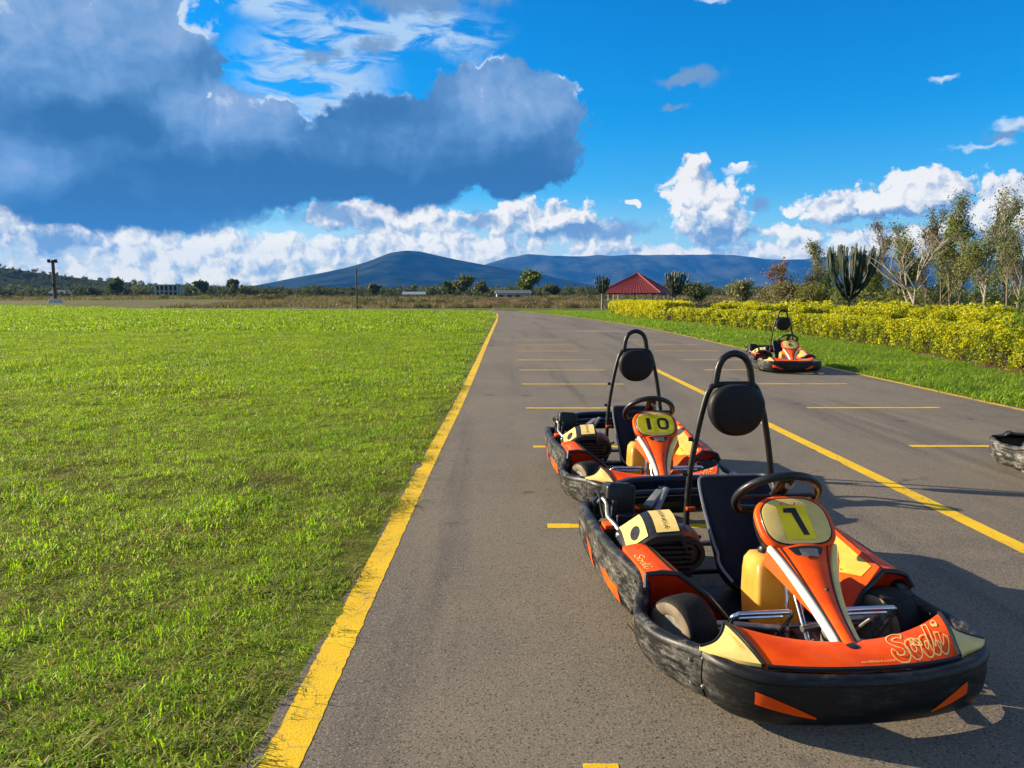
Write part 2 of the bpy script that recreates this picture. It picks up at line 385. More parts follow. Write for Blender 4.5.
def scatter(name, pts, scl, rot, idx, protos):
    """instances of small tufts on a point cloud through geometry nodes (only for what nobody could count)"""
    me = bpy.data.meshes.new(name); me.vertices.add(len(pts)); me.vertices.foreach_set('co', np.asarray(pts, np.float32).ravel())
    for an, ty, key, arr in (('scl', 'FLOAT', 'value', scl), ('rot', 'FLOAT_VECTOR', 'vector', rot), ('pick', 'INT', 'value', idx)):
        at = me.attributes.new(an, ty, 'POINT'); at.data.foreach_set(key, np.asarray(arr, np.int32 if ty == 'INT' else np.float32).ravel())
    o = bpy.data.objects.new(name, me); C.objects.link(o)
    col = bpy.data.collections.new(name + "_tufts")
    for p in protos: col.objects.link(p)
    ng = bpy.data.node_groups.new(name + "_scatter", 'GeometryNodeTree')
    ng.interface.new_socket('Geometry', in_out='INPUT', socket_type='NodeSocketGeometry'); ng.interface.new_socket('Geometry', in_out='OUTPUT', socket_type='NodeSocketGeometry')
    N, L = ng.nodes, ng.links
    gi, go, ip, ci = N.new('NodeGroupInput'), N.new('NodeGroupOutput'), N.new('GeometryNodeInstanceOnPoints'), N.new('GeometryNodeCollectionInfo')
    ci.inputs['Collection'].default_value = col; ci.inputs['Separate Children'].default_value = True; ci.inputs['Reset Children'].default_value = True
    def att(nm, ty):
        a = N.new('GeometryNodeInputNamedAttribute'); a.data_type = ty; a.inputs[0].default_value = nm
        return next(s for s in a.outputs if s.enabled and s.name == 'Attribute')
    L.new(gi.outputs[0], ip.inputs['Points']); L.new(ci.outputs[0], ip.inputs['Instance']); ip.inputs['Pick Instance'].default_value = True
    L.new(att('pick', 'INT'), ip.inputs['Instance Index']); L.new(att('rot', 'FLOAT_VECTOR'), ip.inputs['Rotation']); L.new(att('scl', 'FLOAT'), ip.inputs['Scale'])
    L.new(ip.outputs[0], go.inputs[0])
    md = o.modifiers.new('scatter', 'NODES'); md.node_group = ng
    return o

def tuft(nblades, rad, h0, h1, w, m, lean=.6, name='grass_tuft'):
    """bent tapering blades round a point; the mesh lives outside the scene and is only instanced"""
    V = []; F = []
    for k in range(nblades):
        a = random.random() * 6.283; r = rad * math.sqrt(random.random()); bx, by = r * math.cos(a), r * math.sin(a)
        h = random.uniform(h0, h1); la = random.random() * 6.283; ln = h * random.uniform(.2, lean) * 1.6; ww = w * random.uniform(.7, 1.3)
        dx, dy = math.cos(la), math.sin(la); px, py = -dy * ww * .5, dx * ww * .5
        b = len(V)
        V += [(bx - px, by - py, -.004), (bx + px, by + py, -.004),
              (bx + dx * ln * .35 + px * .9, by + dy * ln * .35 + py * .9, h * .62), (bx + dx * ln * .35 - px * .9, by + dy * ln * .35 - py * .9, h * .62),
              (bx + dx * ln, by + dy * ln, h * random.uniform(.75, 1.0))]
        F += [(b, b + 1, b + 2, b + 3), (b + 3, b + 2, b + 4)]
    me = bpy.data.meshes.new(name); me.from_pydata(V, [], F); me.materials.append(m); me.update()
    return bpy.data.objects.new(name, me)

def branches(mb, base, height, spread, levels=3, r0=.12, nb=5, up=.5, wob=.15, first=.35, rr=random, blen=.565):
    """trunk with limbs; returns the points where twigs end (and along them)"""
    ends = []
    def grow(p, d, L, r, lev):
        n = 5; pts = [p.copy()]; q = p.copy(); dd = d.copy()
        for i in range(n):
            dd = (dd + Vector((rr.gauss(0, wob), rr.gauss(0, wob), rr.gauss(0, wob * .6) + up * .06))).normalized()
            q = q + dd * (L / n); pts.append(q.copy())
        mb.tube(pts, [r * (1 - .62 * i / n) for i in range(n + 1)], 6 if lev < 2 else 4)
        if lev >= levels:
            ends.extend(pts[2:]); return
        if lev >= 1: ends.append(pts[-1])
        for k in range(nb):
            t = first + (1 - first) * (k + rr.random()) / nb if lev == 0 else .35 + .65 * rr.random()
            i = min(n - 1, int(t * n)); bp = pts[i].lerp(pts[i + 1], t * n - i)
            a = rr.random() * 6.283 if lev else 6.283 * (k / nb) + rr.uniform(-.5, .5)
            side = Vector((math.cos(a), math.sin(a), 0)); nd = (side * spread + Vector((0, 0, up + rr.uniform(-.1, .3))) + d * .3).normalized()
            grow(bp, nd, L * blen * rr.uniform(.8, 1.2) * (1.15 - .5 * t if lev == 0 else 1), r * .5, lev + 1)
    grow(Vector(base), Vector((0, 0, 1)), height, r0, 0)
    return ends

def tree(name, label, cat, loc, height, spread, lsize, per, mats, seed, levels=3, r0=.12, nb=5, up=.5, wob=.15, first=.35, puff=.3, group=None, aspect=.5, trunk_h=.75, blen=.565):
    rr = random.Random(seed); t = thing(name, label, cat, loc, rr.random() * 6.28, group)
    mb = MB(); ends = branches(mb, (0, 0, 0), height * trunk_h, spread, levels, r0, nb, up, wob, first, rr, blen)
    mb.build('trunk', mats[0], t)
    E_ = np.array([tuple(e) for e in ends])
    if per > 0 and len(E_):
        k = int(len(E_) * per) if per >= 1 else max(1, int(len(E_) * per))
        pts = E_[rng.integers(0, len(E_), k)] + rng.normal(size=(k, 3)) * puff * np.array([1, 1, .75])
        V, F = leaves(pts, lsize, aspect)
        np_mesh('crown', V, F, mats[1:], rng.integers(0, max(1, len(mats) - 1), k), t)
    return t
# ---------------------------------------------------------------- ground, track and its markings
def ground_mat():
    m = bpy.data.materials.new("dry_ground"); m.use_nodes = True; g = NT(m.node_tree); b = g.n['Principled BSDF']
    P = g.node('ShaderNodeTexCoord').outputs['Object']
    a = g.noise(P, .05, 8, .6); c = g.noise(P, .9, 8, .65)
    col = g.ramp(g.add(g.mul(a, .65), g.mul(c, .35)), [(.34, (.05, .062, .018)), (.46, (.095, .105, .03)), (.55, (.135, .125, .042)), (.68, (.17, .13, .06))])
    g.put(b.inputs['Base Color'], col); b.inputs['Roughness'].default_value = .95; b.inputs['Specular IOR Level'].default_value = .1
    bp = g.node('ShaderNodeBump'); bp.inputs['Strength'].default_value = .8; bp.inputs['Distance'].default_value = .15
    g.put(bp.inputs['Height'], c); g.l.new(bp.outputs[0], b.inputs['Normal']); return m
def soil_mat(name, dark, light, grassy, thr):
    m = bpy.data.materials.new(name); m.use_nodes = True; g = NT(m.node_tree); b = g.n['Principled BSDF']
    P = g.node('ShaderNodeTexCoord').outputs['Object']
    f = g.noise(P, 7, 9, .68); c = g.noise(P, .8, 6, .6)
    col = g.mix(g.mapr(f, .35, .65), dark, light)
    col = g.mix(g.mapr(g.add(g.mul(c, .6), g.mul(f, .4)), thr - .08, thr + .08), col, grassy)
    g.put(b.inputs['Base Color'], col); b.inputs['Roughness'].default_value = .95; b.inputs['Specular IOR Level'].default_value = .15
    bp = g.node('ShaderNodeBump'); bp.inputs['Strength'].default_value = .9; bp.inputs['Distance'].default_value = .03
    g.put(bp.inputs['Height'], g.noise(P, 28, 6, .7)); g.l.new(bp.outputs[0], b.inputs['Normal']); return m
def asphalt_mat():
    m = bpy.data.materials.new("asphalt"); m.use_nodes = True; g = NT(m.node_tree); b = g.n['Principled BSDF']
    P = g.node('ShaderNodeTexCoord').outputs['Object']
    big = g.noise(P, .35, 5, .55); mid = g.noise(P, 2.6, 6, .62); fine = g.noise(P, 95, 5, .72)
    st = g.voro(P, 165, out='Color'); sr = g.sep(st)[0]
    col = g.mix(g.mapr(big, .35, .65), (.155, .133, .105), (.214, .181, .136))
    col = g.mix(g.mapr(mid, .40, .70, 0, .45), col, (.245, .205, .148))                       # dust in the pores
    col = g.mix(g.mapr(g.noise(g.mapping(P, (1, .12, 1)), .9, 5, .6), .50, .70, 0, .5), col, (.088, .084, .082))   # rubbed-in tyre rubber along the lanes
    wv = g.vec('ADD', P, g.vec('MULTIPLY', g.noise(P, 3, 4, out=1), (.5, .5, 0)))
    crk = g.mul(g.mapr(g.voro(wv, .42, 'DISTANCE_TO_EDGE'), .0, .006, 1, 0), g.mapr(g.noise(P, .5, 2), .60, .66))
    col = g.mix(g.mul(crk, .6), col, (.035, .032, .03))
    col = g.mix(g.mapr(g.noise(g.mapping(P, (2.2, .10, 1), rot=(0, 0, R(4))), 1.0, 4, .55), .56, .66, 0, .50), col, (.075, .072, .070))   # skid streaks
    col = g.mix(1.0, col, g.ramp(fine, [(.22, (.30, .30, .32)), (.44, (.80, .80, .82)), (.60, (1.15, 1.13, 1.10)), (.78, (1.75, 1.68, 1.55))]), 'MULTIPLY')
    col = g.mix(g.math('GREATER_THAN', sr, .93), col, (.25, .22, .175))                       # pale stones
    col = g.mix(g.mul(g.math('LESS_THAN', sr, .07), .8), col, (.035, .034, .034))              # pits of bitumen
    spot = g.mapr(g.noise(P, 1.35, 3, .5), .67, .73, 0, .75, True)
    col = g.mix(spot, col, (.05, .046, .044))                                                # oil drips
    g.put(b.inputs['Base Color'], col); g.put(b.inputs['Roughness'], g.mapr(mid, .3, .7, .74, .95)); b.inputs['Specular IOR Level'].default_value = .28
    bp = g.node('ShaderNodeBump'); bp.inputs['Strength'].default_value = .75; bp.inputs['Distance'].default_value = .006
    g.put(bp.inputs['Height'], g.add(fine, g.mul(sr, .5))); g.l.new(bp.outputs[0], b.inputs['Normal']); return m
def paint_mat(name, col, wear):
    m = bpy.data.materials.new(name); m.use_nodes = True; g = NT(m.node_tree); b = g.n['Principled BSDF']
    P = g.node('ShaderNodeTexCoord').outputs['Object']
    n = g.noise(P, 22, 7, .7); n2 = g.noise(P, 2.2, 5, .6); fine = g.noise(P, 110, 5, .72)
    w = g.mapr(g.add(g.mul(n, .6), g.mul(n2, .4)), wear, wear + .05)
    crk = g.mapr(g.voro(g.vec('ADD', P, g.vec('MULTIPLY', g.noise(P, 6, 3, out=1), (.12, .12, 0))), 4.2, 'DISTANCE_TO_EDGE'), .0, .012, 1, 0)
    w = g.math('MAXIMUM', w, g.mul(crk, .55))
    c = g.mix(w, g.mix(g.mapr(n2, .35, .7), col, tuple(x * .80 for x in col)), (.15, .13, .10))
    c = g.mix(1.0, c, g.ramp(fine, [(.25, (.55, .55, .55)), (.45, (.93, .93, .93)), (.7, (1.12, 1.12, 1.1))]), 'MULTIPLY')
    g.put(b.inputs['Base Color'], c); b.inputs['Roughness'].default_value = .7; b.inputs['Specular IOR Level'].default_value = .35
    bp = g.node('ShaderNodeBump'); bp.inputs['Strength'].default_value = .6; bp.inputs['Distance'].default_value = .004
    g.put(bp.inputs['Height'], fine); g.l.new(bp.outputs[0], b.inputs['Normal']); return m

M_ground, M_asphalt = ground_mat(), asphalt_mat()
M_lawn = soil_mat("lawn_soil", (.040, .034, .012), (.10, .085, .03), (.15, .20, .014), .45)
M_bed = soil_mat("red_soil", (.085, .045, .022), (.21, .115, .06), (.10, .10, .03), .60)
M_yellow = paint_mat("yellow_paint", (.84, .53, .006), .58)
M_thin = paint_mat("thin_yellow_paint", (.80, .48, .015), .535)
M_pale = paint_mat("faded_paint", (.50, .38, .33), .52)

def sheet(name, pts, z, m, sub=None):
    me = bpy.data.meshes.new(name); me.from_pydata([(x, y, z) for x, y in pts], [], [tuple(range(len(pts)))]); me.materials.append(m)
    o = bpy.data.objects.new(name, me); C.objects.link(o)
    bm = bmesh.new(); bm.from_mesh(me); bmesh.ops.recalc_face_normals(bm, faces=bm.faces[:])
    for f in bm.faces:
        if f.normal.z < 0: f.normal_flip()
    bmesh.ops.triangulate(bm, faces=bm.faces[:]); bm.to_mesh(me); bm.free()
    return o
# one sheet to the horizon, with a low bank across the plain and gentle swells
def ground_z(x, y):
    z = -.02
    if y > 95:
        k = min(1, (y - 95) / 60); k = k * k * (3 - 2 * k)
        z += k * (.75 + .35 * mnoise.noise((x * .012, y * .012, 3)))
        if y < 240: z += .5 * k * max(0, mnoise.noise((x * .05, y * .03, 9))) * (1 - max(0, (y - 170)) / 70 if y > 170 else 1)
    return z
xs = np.unique(np.concatenate([np.linspace(-9000, -300, 14), np.linspace(-300, 300, 81), np.linspace(300, 9000, 14)]))
ys = np.unique(np.concatenate([np.linspace(-900, 0, 5), np.linspace(0, 90, 8), np.linspace(90, 300, 50), np.linspace(300, 11000, 22)]))
gv = [(x, y, ground_z(x, y)) for y in ys for x in xs]; nx = len(xs)
gf = np.array([(j * nx + i, j * nx + i + 1, (j + 1) * nx + i + 1, (j + 1) * nx + i) for j in range(len(ys) - 1) for i in range(nx - 1)])
tag(np_mesh('ground', np.array(gv), gf, M_ground, smooth=True), kind='structure')

EDGE_L = crv([(-.745, -4), (-.715, 6), (-.66, 12), (-.64, 24), (-.61, 38), (-.61, 52), (-.95, 68), (-2.6, 77), (-8, 82), (-22, 85), (-44, 88)], 6)
EDGE_R = crv([(6.92, -4), (6.85, 8), (6.80, 20), (6.76, 32), (6.3, 42), (5.0, 54), (3.2, 66), (.2, 78), (-8, 87.5), (-22, 91), (-44, 94)], 6)
EL2, ER2 = [(p.x, p.y) for p in EDGE_L], [(p.x, p.y) for p in EDGE_R]
# ragged outer edges: the asphalt crumbles into the grass
def ragged(path, amp, seed, out):
    r_ = random.Random(seed); res = []
    for i in range(len(path) - 1):
        a, b = Vector(path[i]), Vector(path[i + 1]); L = (b - a).length; n = max(2, min(40, int(L / .12)))
        nn = Vector((-(b - a).y, (b - a).x)).normalized() * out
        for k in range(n):
            p = a.lerp(b, k / n); res.append(tuple(p + nn * (.085 + amp * (mnoise.noise((p.x * 2, p.y * 2.3, seed)) + .6 * mnoise.noise((p.x * 7, p.y * 8, seed))))))
    return res
rl, rr_ = ragged(EL2, .07, 3, 1), ragged(ER2, .06, 5, -1)
road = tag(sheet('road', rl + rr_[::-1], 0.0, M_asphalt), kind='structure')
lawn_far = [(-44, 96), (-90, 120), (-130, 140), (-150, 150)]
lawn = tag(sheet('lawn_ground', [(-.3, -4), (-.3, 50), (-.6, 66), (-2.4, 75.5), (-8, 80.5), (-22, 83.5), (-36, 86), (-44, 90), (-100, 146), (-170, 150), (-170, 20), (-40, -4)], -.006, M_lawn), kind='structure')
verge = tag(sheet('verge_ground', [(6.5, -4), (6.5, 34), (6.0, 42), (4.8, 54), (3.0, 66), (1.5, 76), (9, 74), (10, 62), (11.2, 50), (12.2, 40), (13.4, 30), (13.0, 21), (12, 14), (10, 4), (9, -4)], -.006, M_lawn), kind='structure')

def line(name, pts, w, m, jag=.0, seed=1, z=.0015):
    """painted strip along a path with slightly broken edges"""
    P = []
    for i in range(len(pts) - 1):
        a, b = Vector(pts[i]), Vector(pts[i + 1]); n = max(1, int((b - a).length / (.03 if min(a.y, b.y) < 14 else .4)))
        P += [a.lerp(b, k / n) for k in range(n)]
    P.append(Vector(pts[-1])); V = []; F = []
    for i, p in enumerate(P):
        t = (P[min(i + 1, len(P) - 1)] - P[max(0, i - 1)]).normalized(); nn = Vector((-t.y, t.x))
        jl = jag * (max(0, mnoise.noise((p.x * 5, p.y * 5, seed)) - .40) * 2.0 + .16 * mnoise.noise((p.x * 23, p.y * 23, seed)) + .10 * mnoise.noise((p.x * 60, p.y * 60, seed))); jr = jag * .14 * mnoise.noise((p.x * 27, p.y * 27, seed + 7))
        V += [(*(p + nn * (w / 2 - jl)), z), (*(p - nn * (w / 2 - jr)), z)]
        if i: F.append((2 * i - 2, 2 * i - 1, 2 * i + 1, 2 * i))
    me = bpy.data.meshes.new(name); me.from_pydata(V, [], F); me.materials.append(m); o = bpy.data.objects.new(name, me); C.objects.link(o); o.parent = road
    for p_ in me.polygons:
        if p_.normal.z < 0: p_.flip()
    return o
line('edge_line', EL2[:50], .132, M_yellow, .05, 2)
line('edge_line', ER2[:40], .09, M_thin, .03, 4)
line('centre_line', [(3.10, -3), (3.09, 4), (3.08, 9), (3.06, 17.3)], .125, M_yellow, .02, 6)
for i, y in enumerate([2.27, 4.90, 7.57, 10.24, 13.08, 15.6, 18.06, 21.05, 23.65, 26.35]):
    m = M_yellow if i < 3 else M_thin
    line('bay_line', [(.27 if i else .245, y), (.42 if i else .36, y)], .10, m, .015, 20 + i, .002)       # wider square end
    if i: line('bay_line', [(.42, y), (2.02, y - .01)], .085, m, .012, 40 + i)
    else: pass
    if i > 1:
        line('bay_line', [(4.06, y), (4.26, y)], .10, m, .015, 60 + i, .002); line('bay_line', [(4.26, y), (5.70, y - .01)], .085, m, .012, 80 + i)
        line('bay_line', [(5.66, y), (5.86, y)], .10, m, .015, 90 + i, .002)
line('finish_line', [(3.0, 33.1), (6.5, 33.1)], .28, M_pale, .05, 5)

# ---------------------------------------------------------------- grass
M_blade = leaf_mat("grass_blade", (.118, .245, .008), (.345, .485, .014), .52, .55, .5, c3=(.27, .23, .09))
M_blade_n = leaf_mat("near_blade", (.150, .33, .010), (.44, .66, .020), .55, .55, .5, c3=(.34, .28, .11))
M_blade_v = leaf_mat("verge_blade", (.110, .245, .012), (.30, .44, .020), .50, .45, .5, c3=(.20, .19, .07))
M_straw = leaf_mat("dry_blade", (.20, .155, .06), (.34, .27, .12), .3, .5, .7)
M_thatch = leaf_mat("thatch", (.135, .21, .014), (.36, .40, .04), .42, .8, .7, c3=(.26, .21, .09))
thatch = [tuft(40, .13, .006, .022, .0045, M_thatch, 3.2) for _ in range(3)]
dead = [tuft(30, .12, .005, .03, .0035, M_straw, 2.6) for _ in range(2)]
near = [tuft(24, .09, .016, .050, .0046, M_blade_n, 1.3) for _ in range(5)] + [tuft(9, .05, .03, .075, .0058, M_blade_n, 1.0) for _ in range(2)] + [tuft(9, .07, .012, .05, .003, M_straw, 1.6)]
far = [tuft(40, .24, .018, .052, .010, M_blade, 1.0) for _ in range(4)] + [tuft(12, .2, .03, .07, .008, M_straw, 1.3)]
xfar = [tuft(46, .75, .03, .10, .040, M_blade, 1.0) for _ in range(3)]
def wedge(y0, y1, dens, xr, a0=-42, a1=42):
    n = int(dens * sum((abs(min(xr, y * math.tan(R(a1))) - max(-400, y * math.tan(R(a0))))) * (y1 - y0) / 20 for y in np.linspace(y0, y1, 20)))
    y = np.sqrt(rng.uniform(y0 ** 2, y1 ** 2, n)); x = y * np.tan(np.radians(rng.uniform(a0, a1, n)))
    return x, y
def edge_x(path, y): return np.interp(y, [p[1] for p in path], [p[0] for p in path])
def patchy(x, y, s, seed): return np.array([mnoise.fractal((a * s, b * s, seed), 1.0, 2.0, 4) for a, b in zip(x, y)])
def lay(name, x, y, protos, weights, s0, s1, kind_label=None):
    n = len(x); p = np.stack([x, y, np.full(n, -.004)], 1); pk = rng.choice(len(protos), n, p=np.array(weights) / sum(weights))
    rot = np.stack([rng.normal(0, .1, n), rng.normal(0, .1, n), rng.uniform(0, 6.28, n)], 1)
    sc_ = rng.uniform(s0, s1, n) * (1 + .55 * patchy(x, y, 1.7, 6) + .35 * patchy(x, y, .35, 16))
    return tag(scatter(name, p, np.clip(sc_, .35, 2.2), rot, pk, protos), kind='stuff')
L_ = [p for p in EL2 if p[1] < 77]
x, y = wedge(1.5, 13, 150, 0, -46, 2); k = x < edge_x(L_, y) - .10 + .12 * patchy(x, y, 2.5, 8); lay('thatch', x[k], y[k], thatch + dead, [1, 1, 1, .8, .8], .8, 1.4)
x, y = wedge(1.5, 17, 290, 0, -46, 2); k = (y < 10) | (rng.random(len(y)) < (17.5 - y) / 7.5); x, y = x[k], y[k]
pn = patchy(x, y, .9, 4); el_ = edge_x(L_, y) - .15 + .14 * patchy(x, y, 2.5, 8)
k = (x < el_) & (pn + rng.uniform(-.35, .45, len(x)) > -.33) & ((x < el_ - .18) | (rng.random(len(x)) < .45)); lay('grass', x[k], y[k], near, [5, 5, 5, 5, 5, 2.2, 2.2, 5], .55, 1.1)
x, y = wedge(9, 32, 52, 0, -44, 2); k = rng.random(len(y)) < (y - 8.5) / 6; x, y = x[k], y[k]; el_ = edge_x(L_, y) - .34
pn = patchy(x, y, .5, 4); k = (x < el_) & (pn + rng.uniform(-.4, .4, len(x)) > -.40); lay('grass', x[k], y[k], far, [5, 5, 5, 5, 2], .8, 1.35)
x, y = wedge(32, 92, 5.0, 0, -42, 2); el_ = np.where(y < 75, edge_x(L_, np.minimum(y, 76)), -2 - (y - 75) * 4.0) - .85
k = (x < el_) & ((y < 82) | (x < -24 - (y - 84) * 2)); lay('grass', x[k], y[k], xfar, [1, 1, 1], .8, 1.2)
x, y = wedge(88, 146, 1.6, 0, -42, -8); k = (x < -46 - (y - 90) * .97); lay('grass', x[k], y[k], xfar, [1, 1, 1], 1.1, 1.6)
# verge on the right, greener
HB = [(-4, 8.4), (4, 8.9), (10, 9.4), (14.5, 9.9), (21.4, 11.0), (29.7, 11.4), (40, 10.1), (50, 9.3), (61, 8.26), (66, 7.8)]
def hb(y): return np.interp(y, [p[0] for p in HB], [p[1] for p in HB])
vnear = [tuft(34, .15, .02, .085, .008, M_blade_v, .9) for _ in range(4)] + [tuft(10, .12, .02, .07, .005, M_straw, 1.2)]
vfar = [tuft(40, .35, .03, .10, .02, M_blade_v, .9) for _ in range(3)]
ER3 = [p for p in ER2 if p[1] < 78]
x, y = wedge(5, 26, 70, 99, 10, 45); k = (x > edge_x(ER3, y) + .14) & (x < hb(y) - .16 + .2 * patchy(x, y, .8, 2)); lay('verge_grass', x[k], y[k], vnear, [5, 5, 5, 5, 1.5], .7, 1.5)
x, y = wedge(26, 76, 9, 99, 1, 30); k = (x > edge_x(ER3, y) + .2) & (x < hb(np.minimum(y, 66)) - .1 + np.where(y > 62, (y - 62) * .4, 0)); lay('verge_grass', x[k], y[k], vfar, [1, 1, 1], .7, 1.3)
bed = [(hb(y_) - .34 + .2 * mnoise.noise((y_ * .7, 2, 1)), y_) for y_ in np.linspace(-2, 66, 140)]
tag(sheet('soil_bed', bed + [(hb(66) + 4, 66), (hb(40) + 5, 40), (hb(21) + 5, 21), (hb(-2) + 5, -2)], -.002, M_bed), kind='structure')

# ---------------------------------------------------------------- hills, far and blue through the air
def hill_mat(name, c1, c2, sc):
    m = bpy.data.materials.new(name); m.use_nodes = True; g = NT(m.node_tree); b = g.n['Principled BSDF']
    P = g.node('ShaderNodeTexCoord').outputs['Object']
    g.put(b.inputs['Base Color'], g.mix(g.mapr(g.noise(P, sc, 7, .62), .38, .64), c1, c2)); b.inputs['Roughness'].default_value = 1; b.inputs['Specular IOR Level'].default_value = 0
    return m
def ridge(name, D, prof, depth, m, gul, seed, n=220, back=.5):
    """prof: (bearing as x/y, crest height); slopes come forward by depth metres and carry gullies"""
    us = np.linspace(prof[0][0], prof[-1][0], n); hs = np.interp(us, [p[0] for p in prof], [p[1] for p in prof]); V = []; nv = 14
    ker = np.array([1, 2, 3, 2, 1.]); ker /= ker.sum(); hs = np.convolve(np.pad(hs, 2, mode='edge'), ker, 'valid')
    for u, h in zip(us, hs):
        for j in range(nv + 5):
            t = j / nv
            if t <= 1:
                yy = D - depth * (1 - t); gl = mnoise.fractal((u * D / 420 + t * .3, t * 1.2, seed), 1.0, 2.0, 4)
                z = h * (t ** 1.25) * (1 + gul * gl * (1 - t) * 1.6) + h * gul * .06 * mnoise.noise((u * D / 150, t * 3, seed))
            else: yy = D + depth * back * (t - 1) * 3; z = h * max(0, 1 - (t - 1) * 2.8)
            V.append((u * D, yy + gul * 260 * mnoise.noise((u * D / 500, t, seed + 5)) * (1 - abs(t - .5)), max(-5, z) - 4 * (t < .01)))
    W = nv + 5
    F = np.array([(i * W + j, (i + 1) * W + j, (i + 1) * W + j + 1, i * W + j + 1) for i in range(n - 1) for j in range(W - 1)])
    return tag(np_mesh(name, np.array(V), F, m, smooth=True), kind='structure')
pxu = lambda px: (px - 506) / 768
M_hill = hill_mat("forested_hill", (.006, .012, .008), (.042, .050, .026), .007)
M_scarp = hill_mat("forested_scarp", (.009, .017, .012), (.075, .08, .055), .004)
ridge('mountain', 4500, [(pxu(px), (296 - py) / 768 * 4500) for px, py in [(228, 292), (262, 285), (290, 279), (318, 274), (345, 269), (372, 261), (392, 253.5), (408, 251), (422, 252), (440, 256.5), (462, 261), (490, 266), (520, 270), (548, 276), (580, 283), (620, 290)]], 1300, M_hill, .25, 3)
ridge('escarpment', 7000, [(pxu(px), (296 - py) / 768 * 7000) for px, py in [(430, 281), (470, 272), (488, 264), (505, 258.5), (525, 255), (548, 255.5), (562, 257), (600, 256), (640, 255.5), (700, 255), (728, 255.5), (745, 257), (770, 260), (800, 260), (822, 257), (850, 255), (900, 258), (960, 261), (1023, 261), (1150, 262), (1400, 266)]], 1500, M_scarp, .55, 8, n=320)
ridge('low_hill', 900, [(pxu(px), (296 - py) / 768 * 900) for px, py in [(-420, 270), (-200, 264), (-60, 264), (0, 266), (25, 269), (60, 274), (100, 279), (150, 284), (220, 288), (300, 291)]], 300, hill_mat("bushy_hill", (.028, .042, .016), (.075, .075, .03), .05), .25, 12)
# ---------------------------------------------------------------- go-karts (nose towards -y, wheels on z = 0)
M_orange = mat("orange_plastic", (.95, .098, .001), .48, var=.10, vscale=7, col2=(.78, .058, .001), spec=.18, dust=.5)
M_deep = mat("deep_red_plastic", (.58, .026, .004), .38, var=.2, vscale=8, spec=.2)
M_cream = mat("cream_plastic", (.88, .64, .20), .42, var=.12, vscale=7, col2=(.68, .50, .15), spec=.32, dust=.6)
M_white = mat("white_stripe", (.80, .75, .60), .36, var=.10, vscale=9)
M_amber = mat("amber_plastic", (.86, .47, .06), .30, var=.12, vscale=6, coat=.3)
M_plate = mat("number_yellow", (.98, .72, .004), .45, var=.08, vscale=8)
M_ink = mat("black_print", (.012, .012, .013), .45, var=.1)
M_redink = mat("red_print", (.62, .10, .015), .45, var=.1)
M_trim = mat("black_trim", (.008, .008, .010), .42, var=.2, vscale=12, col2=(.016, .016, .018), spec=.35, dust=.4)
M_tube = mat("black_powder_coat", (.006, .006, .007), .38, spec=.4, var=.2, vscale=14)
M_vinyl = mat("headrest_vinyl", (.006, .006, .008), .55, spec=.3, var=.2, vscale=10, bump=.12, bscale=260)
M_seat = mat("seat_shell", (.005, .007, .015), .48, var=.25, vscale=8, col2=(.009, .012, .022), spec=.16, dust=.4)
M_navy = mat("dark_blue_plastic", (.008, .013, .028), .38, var=.25, vscale=9, spec=.35, dust=.6)
M_rubber = mat("tyre_rubber", (.014, .013, .013), .75, spec=.25, var=.3, vscale=12, bump=.25, bscale=90)
M_wall = mat("dusty_sidewall", (.25, .19, .12), .85, var=.35, vscale=10, col2=(.13, .10, .07))
M_rim = mat("rim_metal", (.70, .68, .63), .38, .7, var=.3, vscale=10)
M_chrome = mat("chrome", (.72, .72, .74), .16, 1.0, var=.15, vscale=10, rvar=.06)
M_steel = mat("dull_steel", (.42, .40, .37), .45, .85, var=.35, vscale=14)
M_block = mat("engine_block", (.020, .020, .021), .55, .2, var=.4, vscale=18, bump=.3, bscale=70)
M_redm = mat("red_blower", (.20, .008, .012), .35, var=.25, vscale=12, coat=.2)
M_pink = mat("red_cap", (.62, .02, .08), .42, var=.1)
M_fuel = None
def worn_black(name, base, scuff, amount):
    """bumper plastic: black, scraped grey along the way it has been dragged past other karts"""
    m = bpy.data.materials.new(name); m.use_nodes = True; g = NT(m.node_tree); b = g.n['Principled BSDF']
    P = g.node('ShaderNodeTexCoord').outputs['Object']; x, y, z = g.sep(P)
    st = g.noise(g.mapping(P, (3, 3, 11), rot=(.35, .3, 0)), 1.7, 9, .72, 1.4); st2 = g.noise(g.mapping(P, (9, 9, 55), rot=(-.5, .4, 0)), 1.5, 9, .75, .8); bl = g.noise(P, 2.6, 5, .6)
    sides = g.mapr(y, .12, .32, .22, 1.0)                        # scrapes plus painted light: sunlit flanks greyer, shaded nose blacker
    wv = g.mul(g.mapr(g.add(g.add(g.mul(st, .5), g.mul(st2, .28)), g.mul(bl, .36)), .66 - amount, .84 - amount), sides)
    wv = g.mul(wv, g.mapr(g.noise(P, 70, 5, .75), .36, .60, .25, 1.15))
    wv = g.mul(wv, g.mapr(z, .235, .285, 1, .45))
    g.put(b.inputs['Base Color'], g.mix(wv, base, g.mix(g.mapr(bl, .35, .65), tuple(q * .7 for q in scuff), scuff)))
    g.put(b.inputs['Roughness'], g.mapr(wv, 0, 1, .40, .85)); b.inputs['Specular IOR Level'].default_value = .28
    bp = g.node('ShaderNodeBump'); bp.inputs['Strength'].default_value = .25; bp.inputs['Distance'].default_value = .004
    g.put(bp.inputs['Height'], st2); g.l.new(bp.outputs[0], b.inputs['Normal']); return m
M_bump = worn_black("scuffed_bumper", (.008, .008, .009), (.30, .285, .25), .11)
M_bump_white = worn_black("badly_scraped_bumper", (.016, .016, .017), (.56, .535, .48), .13)
